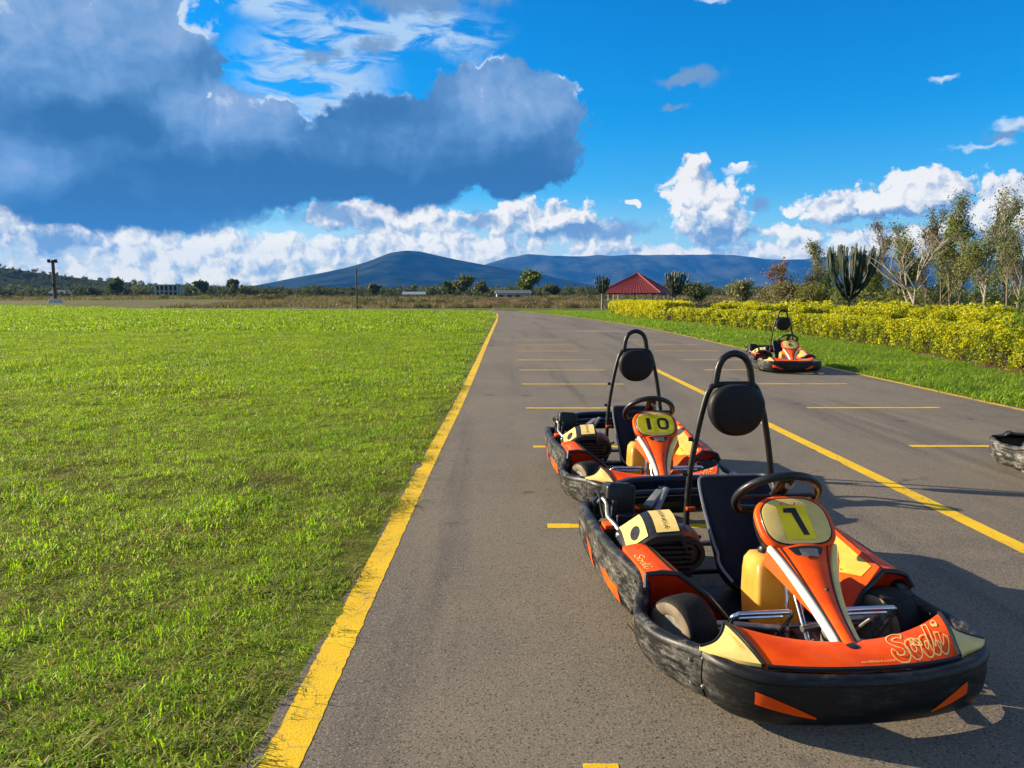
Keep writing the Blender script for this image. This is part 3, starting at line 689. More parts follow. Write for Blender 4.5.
def fuel_mat():
    m = bpy.data.materials.new("fuel_tank_plastic"); m.use_nodes = True; g = NT(m.node_tree); b = g.n['Principled BSDF']; out = g.n['Material Output']
    P = g.node('ShaderNodeTexCoord').outputs['Object']; n = g.noise(P, 9, 5, .6); col = g.mix(g.mapr(n, .35, .65), (.62, .36, .05), (.78, .52, .11))
    g.put(b.inputs['Base Color'], col); b.inputs['Roughness'].default_value = .32
    t = g.node('ShaderNodeBsdfTranslucent'); g.put(t.inputs[0], (.85, .56, .06, 1)); ms = g.node('ShaderNodeMixShader'); ms.inputs[0].default_value = .35
    g.l.new(b.outputs[0], ms.inputs[1]); g.l.new(t.outputs[0], ms.inputs[2]); g.l.new(ms.outputs[0], out.inputs[0]); return m
M_fuel = fuel_mat()

def text_shape(body, size=1.0, shear=0.0):
    cu = bpy.data.curves.new('lettering', 'FONT'); cu.body = body; cu.size = size; cu.shear = shear; cu.resolution_u = 3; cu.align_x = 'CENTER'; cu.align_y = 'CENTER'
    o = bpy.data.objects.new('lettering', cu); C.objects.link(o); dg = bpy.context.evaluated_depsgraph_get()
    me = bpy.data.meshes.new_from_object(o.evaluated_get(dg)); vs_ = [(v.co.x, v.co.y) for v in me.vertices]; fs = [tuple(p.vertices) for p in me.polygons]
    bpy.data.objects.remove(o); bpy.data.curves.remove(cu); bpy.data.meshes.remove(me); return vs_, fs
def put_text(mb, shape, fn, m=0):
    b = len(mb.v); mb.v += [tuple(fn(*p)) for p in shape[0]]
    for f in shape[1]: mb.face([b + i for i in f], m)
def lift(fn, h):
    """the same surface, h metres proud"""
    def q(a, b):
        e = .01; p = Vector(fn(a, b)); n = (Vector(fn(a + e, b)) - p).cross(Vector(fn(a, b + e)) - p)
        n = n.normalized() if n.length > 1e-9 else Vector((0, 0, 1))
        if n.z < -.05: n = -n
        return p + n * h
    return q
# centre strokes of the flowing four-letter script, in a box about 3.2 x 1
SCRIPT = [[(.82, .86), (.62, .98), (.34, .93), (.20, .74), (.36, .56), (.60, .43), (.66, .22), (.46, .04), (.16, .05), (.02, .20), (.14, .33)],
          [(1.10, .56), (.86, .48), (.82, .22), (.98, .06), (1.20, .14), (1.26, .38), (1.10, .56), (1.34, .46), (1.5, .44)],
          [(1.86, .52), (1.60, .50), (1.50, .22), (1.66, .06), (1.88, .20), (2.02, .62), (2.12, 1.0), (2.0, .5), (1.98, .16), (2.16, .08), (2.34, .30)],
          [(2.44, .56), (2.38, .26), (2.48, .06), (2.68, .14), (2.84, .36)], [(2.52, .80), (2.60, .90), (2.56, .76)]]
def script(mb, fn, w, outline=None, m=0):
    for st in SCRIPT:
        P = [(p.x, p.y) for p in crv([(a, b, 0) for a, b in st], 5)]
        if outline is None: mb.ribbon(P, w, fn, m); continue
        L, Rr = [], []
        for i in range(len(P)):
            t = Vector(P[min(i + 1, len(P) - 1)]) - Vector(P[max(i - 1, 0)]); t.normalize(); n = Vector((-t.y, t.x))
            L.append(tuple(Vector(P[i]) + n * outline)); Rr.append(tuple(Vector(P[i]) - n * outline))
        mb.ribbon(L + Rr[::-1], w, fn, m, closed=True)

def bumper_rings(st, lean=.05, zb=.045):
    """st: (x, y, rim height) along the outer rim; section = rolled rim, bulging face, tucked-under foot, hollow inside"""
    P = crv(st, 5); rings = []
    for i, p in enumerate(P):
        t = P[min(i + 1, len(P) - 1)] - P[max(i - 1, 0)]; t.z = 0; t.normalize(); n = Vector((-t.y, t.x, 0))      # n points inwards
        zr = p.z; H_ = zr - zb
        sec = [(.060, zr - .030), (.052, zr - .006), (.034, zr + .003), (.014, zr + .001), (.002, zr - .010), (.001, zr - .026), (.010, zr - .034), (.006, zb + H_ * .55), (.012, zb + H_ * .30),
               (.030, zb + H_ * .08), (.050, zb), (.075, zb + .002), (.085, zb + .02), (.062, zb + H_ * .4)]
        q = Vector((p.x, p.y, 0)); rings.append([q + n * (a * (lean / .05)) + Vector((0, 0, z)) for a, z in sec])
    return rings
SIDE = [(-.572, .205, .246), (-.612, .30, .241), (-.630, .42, .235), (-.615, .55, .235), (-.592, .655, .247), (-.578, .725, .284), (-.588, .80, .305), (-.602, .95, .311), (-.618, 1.3, .315), (-.628, 1.68, .315), (-.630, 1.94, .308), (-.615, 2.045, .298), (-.56, 2.095, .288), (-.49, 2.10, .284)]
SIDE_L = [(-.504, .226, .246), (-.562, .315, .238), (-.612, .44, .222), (-.640, .58, .216), (-.634, .68, .226), (-.602, .76, .262), (-.582, .83, .303), (-.598, .95, .311), (-.638, 1.22, .315), (-.642, 1.5, .315), (-.638, 1.75, .315), (-.63, 1.94, .308), (-.615, 2.045, .298), (-.56, 2.095, .288), (-.49, 2.10, .284)]
NOSE = [(-.502, .222, .246), (-.478, .152, .246), (-.43, .085, .243), (-.34, .026, .239), (-.18, -.004, .236), (0, -.013, .235), (.18, -.004, .236), (.34, .026, .239), (.46, .073, .243), (.535, .137, .246), (.567, .196, .246)]

def NP(u, v):          # top panel on the nose: u across -1..1, v from back edge 0 to front edge 1
    a = abs(u) ** 2.2; x = .028 + u * (.415 - .065 * v); yb, yf = .195 + .105 * a, .040 + .050 * a; zb, zf = .268 + .042 * a, .247
    return (x, yb + (yf - yb) * v, zb + (zf - zb) * max(0, v) ** 1.4 + .010 * math.sin(math.pi * min(1, max(0, v))))
def skirt(mb, fn, nu, nv, d, m=0):
    """surface with a downturned edge so it reads as a moulding"""
    mb.grid(fn, nu, nv, m)
    for k, edge in enumerate(([(i / nu, 0) for i in range(nu + 1)], [(i / nu, 1) for i in range(nu + 1)], [(0, j / nv) for j in range(nv + 1)], [(1, j / nv) for j in range(nv + 1)])):
        E_ = [Vector(fn(*e)) for e in edge]; b = len(mb.v)
        for p in E_: mb.v += [tuple(p), (p.x, p.y, p.z - d)]
        for i in range(len(E_) - 1): mb.face((b + 2 * i, b + 2 * i + 1, b + 2 * i + 3, b + 2 * i + 2), m)

def make_kart():
    k = thing('go_kart', 'kart', 'go-kart'); 
    # --- bumper ring
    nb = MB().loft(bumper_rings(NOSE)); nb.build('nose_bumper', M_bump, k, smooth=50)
    nobj = C.objects[-1]
    for s in (-1, 1):                                                        # orange flashes let into the nose
        mb = MB(); rg = bumper_rings(NOSE)
        def face_pt(x, z, rg=rg):                      # point of the outer face at lateral x and height z
            i = min(range(len(rg) - 1), key=lambda i_: abs(rg[i_][7].x - x)); i2 = i + 1 if rg[i][7].x < x else max(i - 1, 0)
            def at(r):
                for j in range(6, 9):
                    if r[j].z >= z >= r[j + 1].z: return r[j].lerp(r[j + 1], (r[j].z - z) / (r[j].z - r[j + 1].z))
                return r[9]
            p, q = at(rg[i]), at(rg[i2]); d_ = q.x - p.x; f = 0 if abs(d_) < 1e-6 else max(0, min(1, (x - p.x) / d_)); q = p.lerp(q, f)
            return q + Vector((0, -.004, 0))
        mb.grid(lambda a, b: face_pt((-.375 + .20 * a) if s < 0 else (.385 - .145 * a), (.176 - .082 * a ** 1.3) * (1 - b) + (.132 - .046 * a) * b), 12, 2)
        mb.build('bumper_flash', M_orange, nobj, fix=False)
    for x, z in [(-.515, .20), (-.50, .10), (.515, .20)]:
        rg = bumper_rings(NOSE); r_ = min(rg, key=lambda q: abs(q[7].x - x)); p = min(r_[5:10], key=lambda q: abs(q.z - z))
        MB().lathe([(.001, -.006), (.007, -.005), (.007, .004)], (p.x, p.y + .002, p.z), 'y', 8).build('bolt', M_steel, nobj)
    for s in (-1, 1):
        rg = bumper_rings(SIDE_PATH(s))
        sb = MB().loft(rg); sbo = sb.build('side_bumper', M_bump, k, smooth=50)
        for (y0, y1, z0, z1) in ((1.06, 1.36, .10, .19), (1.52, 1.68, .145, .225)):    # slots with orange behind
            mb = MB()
            def sp(a, b, off, y0=y0, y1=y1, z0=z0, z1=z1, s=s):
                y = y0 + (y1 - y0) * a; SD = SIDE_L if s < 0 else SIDE; xr = np.interp(y, [q[1] for q in SD[:12]], [q[0] for q in SD[:12]])
                zc = .16 + .05 * (a - .5); hh = (z1 - z0) * .5 * (1 - .35 * a)
                z = zc + (b - .5) * 2 * hh
                ins = .010 + .020 * max(0, (.12 - z) / .08)
                return (-s * (xr + ins - off) * 1.0, y + .06 * (b - .5), z)
            for (a0, a1, b0, b1, off, mi) in ((-.04, 1.10, -.10, 1.10, .0022, 1), (0, .88, 0, 1, .0045, 0)):
                mb.grid(lambda a, b, a0=a0, a1=a1, b0=b0, b1=b1, off=off: sp(a0 + (a1 - a0) * a, b0 + (b1 - b0) * b, off), 6, 2, mi)
            mb.build('bumper_slot', [M_orange, M_trim], sbo, fix=False)
        for y, z in [(.27, .19), (.27, .10), (.86, .26)]:
            SD = SIDE_L if s < 0 else SIDE; xr = np.interp(y, [q[1] for q in SD[:12]], [q[0] for q in SD[:12]]) + (.006 if z > .15 else .014)
            MB().lathe([(.001, -.006), (.007, -.005), (.007, .004)] if s < 0 else [(.007, -.004), (.007, .005), (.001, .006)], (-s * -xr if s < 0 else -xr, y, z) if False else (s * -xr, y, z), 'x', 8).build('bolt', M_steel, sbo)
    # rear guard: hollow rim behind the axle with cut-outs
    mb = MB(); pts = crv([(-.53, 2.05, .27), (-.45, 2.08, .33), (-.33, 2.08, .385), (-.15, 2.08, .40), (.15, 2.08, .40), (.33, 2.08, .385), (.45, 2.08, .33), (.53, 2.05, .27)], 5)
    mb.loft([[p + Vector((0, a, b)) for a, b in ((-.035, .012), (-.02, .03), (.02, .03), (.035, .01), (.035, -.10), (.02, -.13), (-.01, -.13), (-.02, -.02))] for p in pts])
    for x in (-.34, -.12, .12, .34): mb.box((x, 1.99, .375), (.045, .17, .03), (R(-6), 0, 0), .008)
    mb.tube(crv([(-.46, 1.90, .30), (-.40, 1.91, .36), (-.1, 1.91, .375), (.1, 1.91, .375), (.40, 1.91, .36), (.46, 1.90, .30)], 4), .022, 8)
    mb.build('rear_guard', M_navy, k)
    # --- nose top panel with cream corners and script
    mb = MB(); skirt(mb, lambda a, b: NP(a * 2 - 1, b), 22, 6, .016); npo = mb.build('nose_panel', M_orange, k)
    for s in (-1, 1):
        tx, ty = (.508, .222) if s < 0 else (.545, .184); back = crv([(.420, .302, .313), (.432, .268, .292), (.452, .245, .272), (.475, .235, .262) if s < 0 else (.505, .205, .262), (tx, ty + .004, .258)], 3)
        front = crv([(.356, .085, .252), (.41, .112, .253), (.455, .150, .255) if s < 0 else (.475, .133, .255), (.488, .19, .257) if s < 0 else (.52, .160, .257), (tx, ty, .258)], 3)
        n_ = len(back)
        def cp(a, b, back=back, front=front, s=s):
            i = a * (len(back) - 1); i0 = min(int(i), len(back) - 2); f = i - i0; p = back[i0].lerp(back[i0 + 1], f); q = front[i0].lerp(front[i0 + 1], f)
            r_ = p.lerp(q, b); return (s * r_.x + .028 * (1 - a), r_.y, r_.z + .008 * math.sin(math.pi * b) * (1 - a))
        mb = MB(); skirt(mb, lambda a, b: cp(.05 + .95 * a, b), 10, 5, .012); co_ = mb.build('corner_panel', M_cream, npo)
        mb = MB(); mb.tube([NP(s * 1.01, v / 8) for v in range(9)], .008, 6); mb.tube([cp(i_ / 12, 0) for i_ in range(13)], .006, 6); mb.build('corner_seal', M_trim, npo)
        if s < 0:
            mb = MB(); put_text(mb, text_shape('STRIKER', 1.0), lift(lambda a, b: cp(.16 + .035 * b, .45 + a * .115), .004)); mb.build('lettering', M_redink, npo, fix=False)
    mb = MB(); script(mb, lift(lambda a, b: NP(.30 + a * .222, .88 - b * .80), .0028), .042, .115); mb.build('script', M_cream, npo, fix=False)
    mb = MB(); put_text(mb, text_shape('sodikart.com', 1.0, .35), lift(lambda a, b: NP(.10 + a * .066, .86 - b * .095), .0025)); mb.build('lettering', M_cream, npo, fix=False)
    mb = MB(); mb.tube([NP(-1 + 2 * i / 24, 1.035) for i in range(25)], .009, 6); mb.build('panel_seal', M_trim, npo)
    # --- side pods: crest running back, outer top orange, inner slope with cream flash
    for s in (-1, 1):
        y1 = 1.14 if s < 0 else 1.62
        def sec(t, s=s, y1=y1):
            R_ = s > 0; y0 = .705 if R_ else .775; y = y0 + (y1 - y0) * t; q = max(0.0, y - y0) / 1.0
            if R_: o = [(-.583 - .032 * q, .265), (-.572 - .032 * q, .306 + .010 * q), (-.53 - .030 * q, .322 + .055 * q), (-.468 - .050 * q, .326 + .095 * q), (-.355 - .050 * q, .262 + .105 * q), (-.25 - .05 * q, .13 + .02 * q)]
            else: o = [(-.565 - .032 * q, .275), (-.555 - .032 * q, .322 + .006 * q), (-.485 - .055 * q ** .8, .328 + .020 * q), (-.410 - .10 * q ** .75, .318 + .045 * q), (-.30 - .12 * q ** .75, .238 + .05 * q), (-.21 - .13 * q ** .75, .13 + .02 * q)]
            return [Vector((-s * a if s > 0 else a, y - .035 * (i == 0) + (.05 * (i - 3) * -1 if i > 3 else 0), z)) for i, (a, z) in enumerate(o)]
        n = 14; S_ = [sec(t / n) for t in range(n + 1)]
        def band(j, b, t, S_=S_, n=n):
            i = min(t * n, n - 1e-6); i0 = int(i); f = i - i0; p = S_[i0][j].lerp(S_[i0][j + 1], b); q = S_[i0 + 1][j].lerp(S_[i0 + 1][j + 1], b); return p.lerp(q, f)
        mb = MB()
        def full(a, t):
            x = a * 5; j = min(int(x), 4); return band(j, x - j, t)
        skirt(mb, lambda a, t: full(a, t), 20, n, .006); po = mb.build('side_pod', M_orange, k)
        # front face curving in behind the front wheel
        fr = S_[0]; mb = MB()
        def fface(a, b):
            p = full(a, 0); depth = .045 * math.sin(math.pi * b * .5); return (p.x * (1 - .03 * b), p.y + depth + .004, p.z * (1 - b) + .075 * b)
        mb.grid(fface, 16, 6); mb.build('pod_front', M_deep, po)
        mb = MB(); mb.tube([full(a / 20, 0) for a in range(21)], .011, 6); mb.build('pod_seal', M_trim, po)
        mb = MB(); mb.grid(lambda a, t: lift(lambda a_, t_: band(2, a_, t_), .0025)(.86 + .13 * a, .0 + t), 2, n, 0); mb.build('pod_stripe', M_trim, po, fix=False)
        mb = MB()
        if s < 0: mb.grid(lambda a, t: lift(lambda a_, t_: band(3, a_, t_), -.003 if False else .003)(.10 + .34 * a, .05 + .93 * t), 2, n)
        else: mb.grid(lambda a, t: lift(lambda a_, t_: full(a_, t_), .003)(.635 + .235 * a * max(0, math.sin(math.pi * min(1, .10 + t * .90))) ** .7, .08 + .86 * t), 6, n)
        mb.build('pod_flash', M_cream if s < 0 else M_amber, po, fix=False)
        mb = MB()
        if s < 0: script(mb, lift(lambda a, b: band(1, .18 + b * .66, .62 - a * .17), .003), .075, None)
        else: script(mb, lift(lambda a, b: band(1, .85 - b * .62, .07 + a * .055), .003), .08, None)
        mb.build('script', M_cream, po, fix=False)
    # --- floor, frame rails
    mb = MB(); mb.box((0, .80, .055), (.56, .95, .006)); mb.build('floor_pan', M_navy, k)
    mb = MB()
    for s in (-1, 1):
        mb.tube(crv([(s * .22, .16, .09), (s * .27, .45, .085), (s * .32, .80, .08), (s * .33, 1.3, .08), (s * .31, 1.95, .12)], 4), .016, 8)
        mb.tube([(s * .32, .80, .08), (s * .60, .84, .13)], .012, 6); mb.tube([(s * .33, 1.45, .08), (s * .62, 1.50, .15)], .012, 6)
    mb.tube([(-.25, .34, .085), (.25, .34, .085)], .014, 8); mb.tube([(-.33, 1.42, .08), (.33, 1.42, .08)], .014, 8); mb.build('frame', M_tube, k)
    # --- seat: glass-fibre bucket
    T = [((0, .985, .125), .175, (0, -.1, 1), .05), ((0, 1.10, .075), .185, (0, .1, 1), .13), ((0, 1.25, .085), .185, (0, -.5, .85), .19), ((0, 1.365, .23), .185, (0, -1, .3), .17), ((0, 1.435, .41), .195, (0, -1, .2), .10), ((0, 1.475, .535), .195, (0, -1, .2), .055), ((0, 1.482, .560), .165, (0, -1, .2), .03)]
    cc, ww, nn_, dd = [crv([t[0] for t in T], 5), crv([(t[1], 0, 0) for t in T], 5), crv([t[2] for t in T], 5), crv([(t[3], 0, 0) for t in T], 5)]
    def seat(a, t):
        i = min(int(round(t * (len(cc) - 1))), len(cc) - 1); q = a * 2 - 1; nrm = nn_[i].normalized()
        return cc[i] + Vector((ww[i].x * math.sin(q * 1.45) / math.sin(1.45), 0, 0)) + nrm * dd[i].x * abs(q) ** 2.6
    mb = MB().grid(seat, 20, len(cc) - 1); so_ = mb.build('seat', M_seat, k, smooth=60)
    md = so_.modifiers.new('shell', 'SOLIDIFY'); md.thickness = .009; md.offset = 0
    mb = MB(); mb.tube([seat(0, t / 30) for t in range(31)] + [seat(a / 20, 1) for a in range(1, 20)] + [seat(1, 1 - t / 30) for t in range(31)], .0075, 6); mb.build('seat_edge', mat("seat_edge_lit_grey", (.16, .17, .20), .5, var=.3), so_)  # lit edge of the black shell put into a paler grey
    # --- roll bar with pad
    yb = 1.56
    leg = [(-.245, 1.50, .12), (-.240, 1.545, .34), (-.222, yb, .57), (-.186, yb, .80), (-.150, yb, .955), (-.128, yb, 1.012), (-.098, yb, 1.036)]
    mb = MB(); mb.tube(crv(leg + [(0, yb, 1.040)] + [(-x, y, z) for x, y, z in leg[::-1]], 6), .0165, 10)
    mb.tube(crv([(-.100, yb, 1.025), (-.093, yb, 1.08), (-.082, yb, 1.135), (-.055, yb, 1.180), (0, yb, 1.202), (.055, yb, 1.180), (.082, yb, 1.135), (.093, yb, 1.08), (.100, yb, 1.025)], 6), .0185, 10)
    mb.tube([(-.245, 1.53, .22), (-.20, 1.44, .26)], .010, 6); mb.tube([(.245, 1.53, .22), (.20, 1.44, .26)], .010, 6)
    mb.tube([(-.244, 1.50, .13), (-.26, 1.52, .09)], .02, 6); mb.tube([(.244, 1.50, .13), (.26, 1.52, .09)], .02, 6); rb = mb.build('roll_bar', M_tube, k)
    MB().tube([(-.195, yb, .75), (-.232, yb + .012, .75)], .012, 8).build('bracket', M_tube, rb); MB().tube([(-.225, yb, .565), (-.258, yb + .012, .565)], .012, 8).build('bracket', M_tube, rb)
    mb = MB(); mb.box((-.222, 1.535, .385), (.05, .03, .018), (0, 0, 0), .004); mb.build('clamp', M_orange, rb)
    mb = MB(); N_ = 40
    def hr(r, y):
        out = []
        for j in range(N_):
            a = 2 * math.pi * j / N_; c_, s_ = math.cos(a), math.sin(a); ex = .88
            x = .150 * math.copysign(abs(c_) ** ex, c_); z = (.128 if s_ > 0 else .142) * math.copysign(abs(s_) ** (.80 if s_ > 0 else .98), s_)
            if s_ < 0: x *= 1 - .06 * abs(s_)
            out.append((x * r, y, 0.918 + z * r))
        return out
    mb.loft([hr(.02, 1.462), hr(.45, 1.463), hr(.80, 1.467), hr(.93, 1.474), hr(.985, 1.486), hr(1.0, 1.503), hr(.995, 1.522), hr(.96, 1.533), hr(.5, 1.536)]); mb.build('headrest', M_vinyl, k, smooth=70)
    # --- steering wheel, column, tie rods
    wc = Vector((.102, .975, .594)); U = Vector((0, -.70, .714)); W = Vector((1, 0, 0))
    def wp(a):
        x, y = .186 * math.cos(a), .172 * math.sin(a)
        if y < -.105: y = -.105 - .15 * (abs(y) - .105)
        return wc + W * x + U * y
    mb = MB(); mb.tube([wp(2 * math.pi * i / 48) for i in range(48)], .0195, 10, closed=True); sw = mb.build('steering_wheel', M_trim, k, smooth=80)
    mb = MB()
    N2 = W.cross(U)
    for x in (-.027, .027): mb.tube([wc + W * x * .8 - U * .02, wc + W * x + U * .16], .012, 6)
    mb.grid(lambda a, b: wc + W * (-.035 + .07 * a) + U * (-.05 + .21 * b) + N2 * .002, 2, 2); mb.tube([wc - W * .17, wc + W * .17], .011, 6); mb.lathe([(.03, -.02), (.034, 0), (.03, .015)], wc, 'z', 14); mb.build('spokes', M_trim, sw)
    mb = MB(); mb.lathe([(.001, -.012), (.022, -.01), (.024, .01), (.012, .02)], wc + U * .10 + W * .022, 'y', 14); mb.build('wheel_sensor', M_steel, sw)
    mb = MB(); mb.tube([wc + Vector((-.03, .0, -.01)), (.045, .72, .36), (.05, .50, .085)], .0125, 10)
    mb.tube([(.0, .60, .08), (.015, .66, .30)], .008, 8); mb.build('steering_column', M_chrome, k)
    for s in (-1, 1): MB().tube(crv([(s * .385, .60, .175), (s * .26, .585, .172), (s * .03, .54, .16)], 3), [.016] + [.0135] * 6, 10).build('tie_rod', M_steel, k)
    for s in (-1, 1):
        mb = MB(); x0, x1 = (-.285, -.055) if s < 0 else (.15, .38)
        mb.tube(crv([(x0 - .0, .545, .10), (x0, .50, .225), (x0 + .02, .485, .252), (x0 + .05, .482, .258), (x1, .484, .258)], 4), .0115, 10); mb.tube(crv([(x1, .484, .258), (x1 + .015, .50, .23), (x1 - .03, .56, .10)], 4), .010, 8)
        mb.tube([(x0 + .03, .50, .235), (x1 - .02, .50, .235)], .008, 8); mb.build('pedal', M_chrome, k)
    MB().lathe([(.001, .055), (.030, .055), (.034, .045), (.034, -.02), (.022, -.05), (.001, -.055)], (.045, .44, .17), 'z', 14).build('brake_cylinder', mat("grubby_alloy", (.30, .27, .22), .55, .5, var=.4, vscale=20), k)
    for q in ([(.05, .44, .13), (.10, .50, .09), (.12, .62, .10)], [(-.12, .50, .11), (-.04, .42, .13), (.03, .44, .16)], [(.30, .50, .10), (.22, .44, .15), (.10, .50, .12)], [(.36, .60, .14), (.30, .50, .21), (.25, .56, .12)], [(-.20, .52, .09), (-.13, .46, .15), (-.06, .47, .12)]):
        MB().tube(crv(q, 4), .0065, 6).build('brake_line', M_steel, k)
    # --- fuel tank between the legs
    mb = MB(); rings = []
    for z, w_, d_, oy in ((.075, .085, .075, 0), (.09, .105, .095, 0), (.20, .110, .105, 0), (.30, .105, .100, .01), (.345, .100, .092, .015), (.375, .080, .075, .02), (.382, .05, .05, .02)):
        rings.append([(-.035 + w_ * math.copysign(abs(math.cos(a)) ** .24, math.cos(a)), .80 + oy + d_ * math.copysign(abs(math.sin(a)) ** .24, math.sin(a)), z) for a in [2 * math.pi * j / 28 for j in range(28)]])
    mb.loft(rings); ft = mb.build('fuel_tank', M_fuel, k, smooth=50)
    mb = MB(); mb.lathe([(.028, 0), (.030, .015), (.022, .028), (.001, .03)], (-.06, .84, .38), 'z', 14); mb.build('filler_cap', M_trim, ft)
    # --- number fairing
    f0, fu = Vector((.120, .730, .440)), Vector((0, .135, .118)).normalized(); fn_ = Vector((1, 0, 0)).cross(fu); fn_ = fn_ if fn_.y < 0 else -fn_
    def shield(r, off, n=44):
        out = []
        for j in range(n):
            a = 2 * math.pi * j / n; c_, s_ = math.cos(a), math.sin(a)
            x = .166 * math.copysign(abs(c_) ** .44, c_); b = .120 * math.copysign(abs(s_) ** .50, s_); x *= 1 - .13 * max(0, -s_) - .15 * max(0, s_) ** 1.5; b += .020 * (1 - abs(c_) ** 1.5) * (s_ > 0)
            out.append(f0 + Vector((x * r, 0, 0)) + fu * (.112 + b * r) + fn_ * off)
        return out
    mb = MB(); mb.loft([shield(.55, -.085), shield(.93, -.08), shield(1.0, -.05), shield(1.03, -.022)], m=1); mb.loft([shield(1.03, -.022), shield(1.035, -.014), shield(1.025, -.003), shield(.985, .004), shield(.9, .006), shield(.3, .010)]); fo = mb.build('number_fairing', [M_orange, M_trim], k, smooth=50)
    mb = MB(); mb.loft([shield(.925, .0045), shield(.91, .0085), shield(.86, .0095)], caps=False); mb.build('plate_border', M_trim, fo)
    mb = MB(); mb.loft([shield(.875, .0092), shield(.84, .0112), shield(.3, .0135), shield(.02, .0138)]); mb.build('number_plate', M_cream, fo)
    mb = MB(); mb.loft([shield(1.052, -.036)[24:44] + shield(1.052, -.036)[:0], shield(1.058, -.016)[24:44]], False, caps=False) if False else None
    def tail(a, t):     # orange tongue sweeping down from the plate to the nose
        e = t; w_ = .105 * max(0, 1 - e) ** 2.3 + .033; q = a * 2 - 1
        y = .745 - .600 * e; z = .440 - .182 * e - .022 * math.sin(math.pi * e) ; return Vector((.120 - .098 * e + q * w_, y, z + .020 * (1 - q * q) * (1 - .3 * e) - .012 * abs(q) ** 4))
    mb = MB(); skirt(mb, tail, 12, 24, .012); mb.build('fairing_tail', M_orange, fo)
    for s in (-1, 1):
        mb = MB(); rings = []
        for i in range(25):
            t = i / 24; c = tail(.5 + s * .5, t); w_ = .0155 + .005 * math.sin(math.pi * t); ll = .026 if t < .9 else .026 - .01 * (t - .9) * 10
            rings.append([c + Vector((s * (w_ * math.cos(a) + .004), -.25 * 0, ll * .72 * math.sin(a) - .004)) for a in [2 * math.pi * j / 10 for j in range(10)]])
        mb.loft(rings); mb.build('fairing_rail', M_white if s < 0 else M_cream, fo, smooth=70)
        mb = MB(); mb.grid(lambda a, t, s=s: tail(.5 + s * .5, t * .62 + .0) + Vector((s * (.022 + .012 * a * (1 - t)), .0, -.008 - a * .060 * (1 - t) ** .8)), 3, 14); mb.build('fairing_skirt', M_deep if s > 0 else M_orange, fo)
        mb = MB(); mb.tube([lift(lambda a_, t_: tail(a_, t_), .002)(.5 + s * .40, .02 + .93 * t / 20) for t in range(21)], .0032, 5); mb.build('fairing_line', M_trim, fo)
    mb = MB(); mb.grid(lambda a, b: lift(tail, .003)(.20 + .62 * a + (.06 * b) * (1 - 2 * a), .055 + .075 * b), 6, 3, 0); mb.grid(lambda a, b: lift(tail, .006)(.36 + .34 * a, .085 + .075 * b), 4, 3, 1); mb.build('fairing_slot', [M_ink, M_steel], fo, fix=False)
    mb = MB(); p = lift(tail, .004)(.62, .46); mb.lathe([(.001, .004), (.008, .003), (.010, -.003)], p, 'z', 10); mb.build('fairing_bolt', M_ink, fo)
    mb = MB(); mb.lathe([(.016, 0), (.026, .006), (.026, .014), (.016, .02)], tail(.5, 1.0) - Vector((0, -.004, .016)), 'z', 14); mb.build('fairing_tip', M_ink, fo)
    mb = MB(); script(mb, lambda a, b: f0 + Vector((-.052 + a * .036, 0, 0)) + fu * (.186 + b * .026) + fn_ * .013, .14, None); mb.build('script', M_redink, fo, fix=False)
    # --- wheels (the front pair is steered)
    for x, y, w_, r_ in ((-.43, .635, .165, .138), (.445, .64, .165, .136), (-.48, 1.69, .19, .140), (.48, 1.69, .19, .140)):
        h = w_ / 2; prof = [(.068, -h * .84, 1), (.080, -h * .97, 1), (.104, -h, 1), (.121, -h * .93, 0), (r_ - .006, -h * .80, 0), (r_ - .001, -h * .55, 0), (r_, 0, 0), (r_ - .001, h * .55, 0), (r_ - .006, h * .80, 0), (.121, h * .93, 1), (.104, h, 1), (.080, h * .97, 1), (.068, h * .84, 1)]
        mb = MB(); mb.lathe([p[:2] for p in prof], (0, 0, 0), 'x', 40); mb.f, mb.m = mb.f[:-2], mb.m[:-2]
        mb.m = [prof[i // 40][2] for i in range(len(mb.f))]
        wo = mb.build('wheel', [M_rubber, M_wall], k, smooth=50); wo.location = (x, y, r_); wo.rotation_euler = (0, 0, R(25) if y < 1 else 0)
        MB().lathe([(.074, -h * .86), (.066, -h * .80), (.062, -h * .3), (.040, -h * .15), (.022, -h * .12), (.022, h * .12), (.040, h * .15), (.062, h * .3), (.066, h * .80), (.074, h * .86)], (0, 0, 0), 'x', 28).build('rim', M_rim, wo)
    MB().tube([(-.52, 1.69, .14), (.52, 1.69, .14)], .016, 10).build('rear_axle', M_steel, k); MB().lathe([(.085, -.006), (.085, .006)], (.16, 1.69, .14), 'x', 24).build('brake_disc', M_steel, k)
    MB().tube([(-.50, .64, .136), (-.36, .66, .12), (.36, .66, .12), (.46, .64, .136)], .013, 8).build('front_axle', M_steel, k)
    # --- engine on the driver's right
    mb = MB(); mb.box((-.48, 1.33, .20), (.24, .30, .26), (0, 0, 0), .02); 
    for i in range(7): mb.box((-.43, 1.20 + .0, .16 + i * .025), (.20, .10, .008))
    mb.box((-.50, 1.60, .18), (.22, .22, .16), (0, 0, 0), .02); eo = mb.build('engine', M_block, k)
    def hood(a, t):     # cream cowl: a across, t from front to back
        xs_ = [-.675, -.655, -.55, -.52, -.405, -.375]; zs = [.285, .330, .405, .418, .428, .365]
        x = np.interp(a, [0, .12, .48, .52, .88, 1], xs_); z = np.interp(a, [0, .12, .48, .52, .88, 1], zs)
        return Vector((x + .02 * t, 1.14 + .275 * t - .04 * a, z - .045 * (1 - t) ** 2 + .012 * math.sin(math.pi * t)))
    mb = MB(); skirt(mb, hood, 24, 8, .03); ho = mb.build('engine_cowl', M_trim, eo)
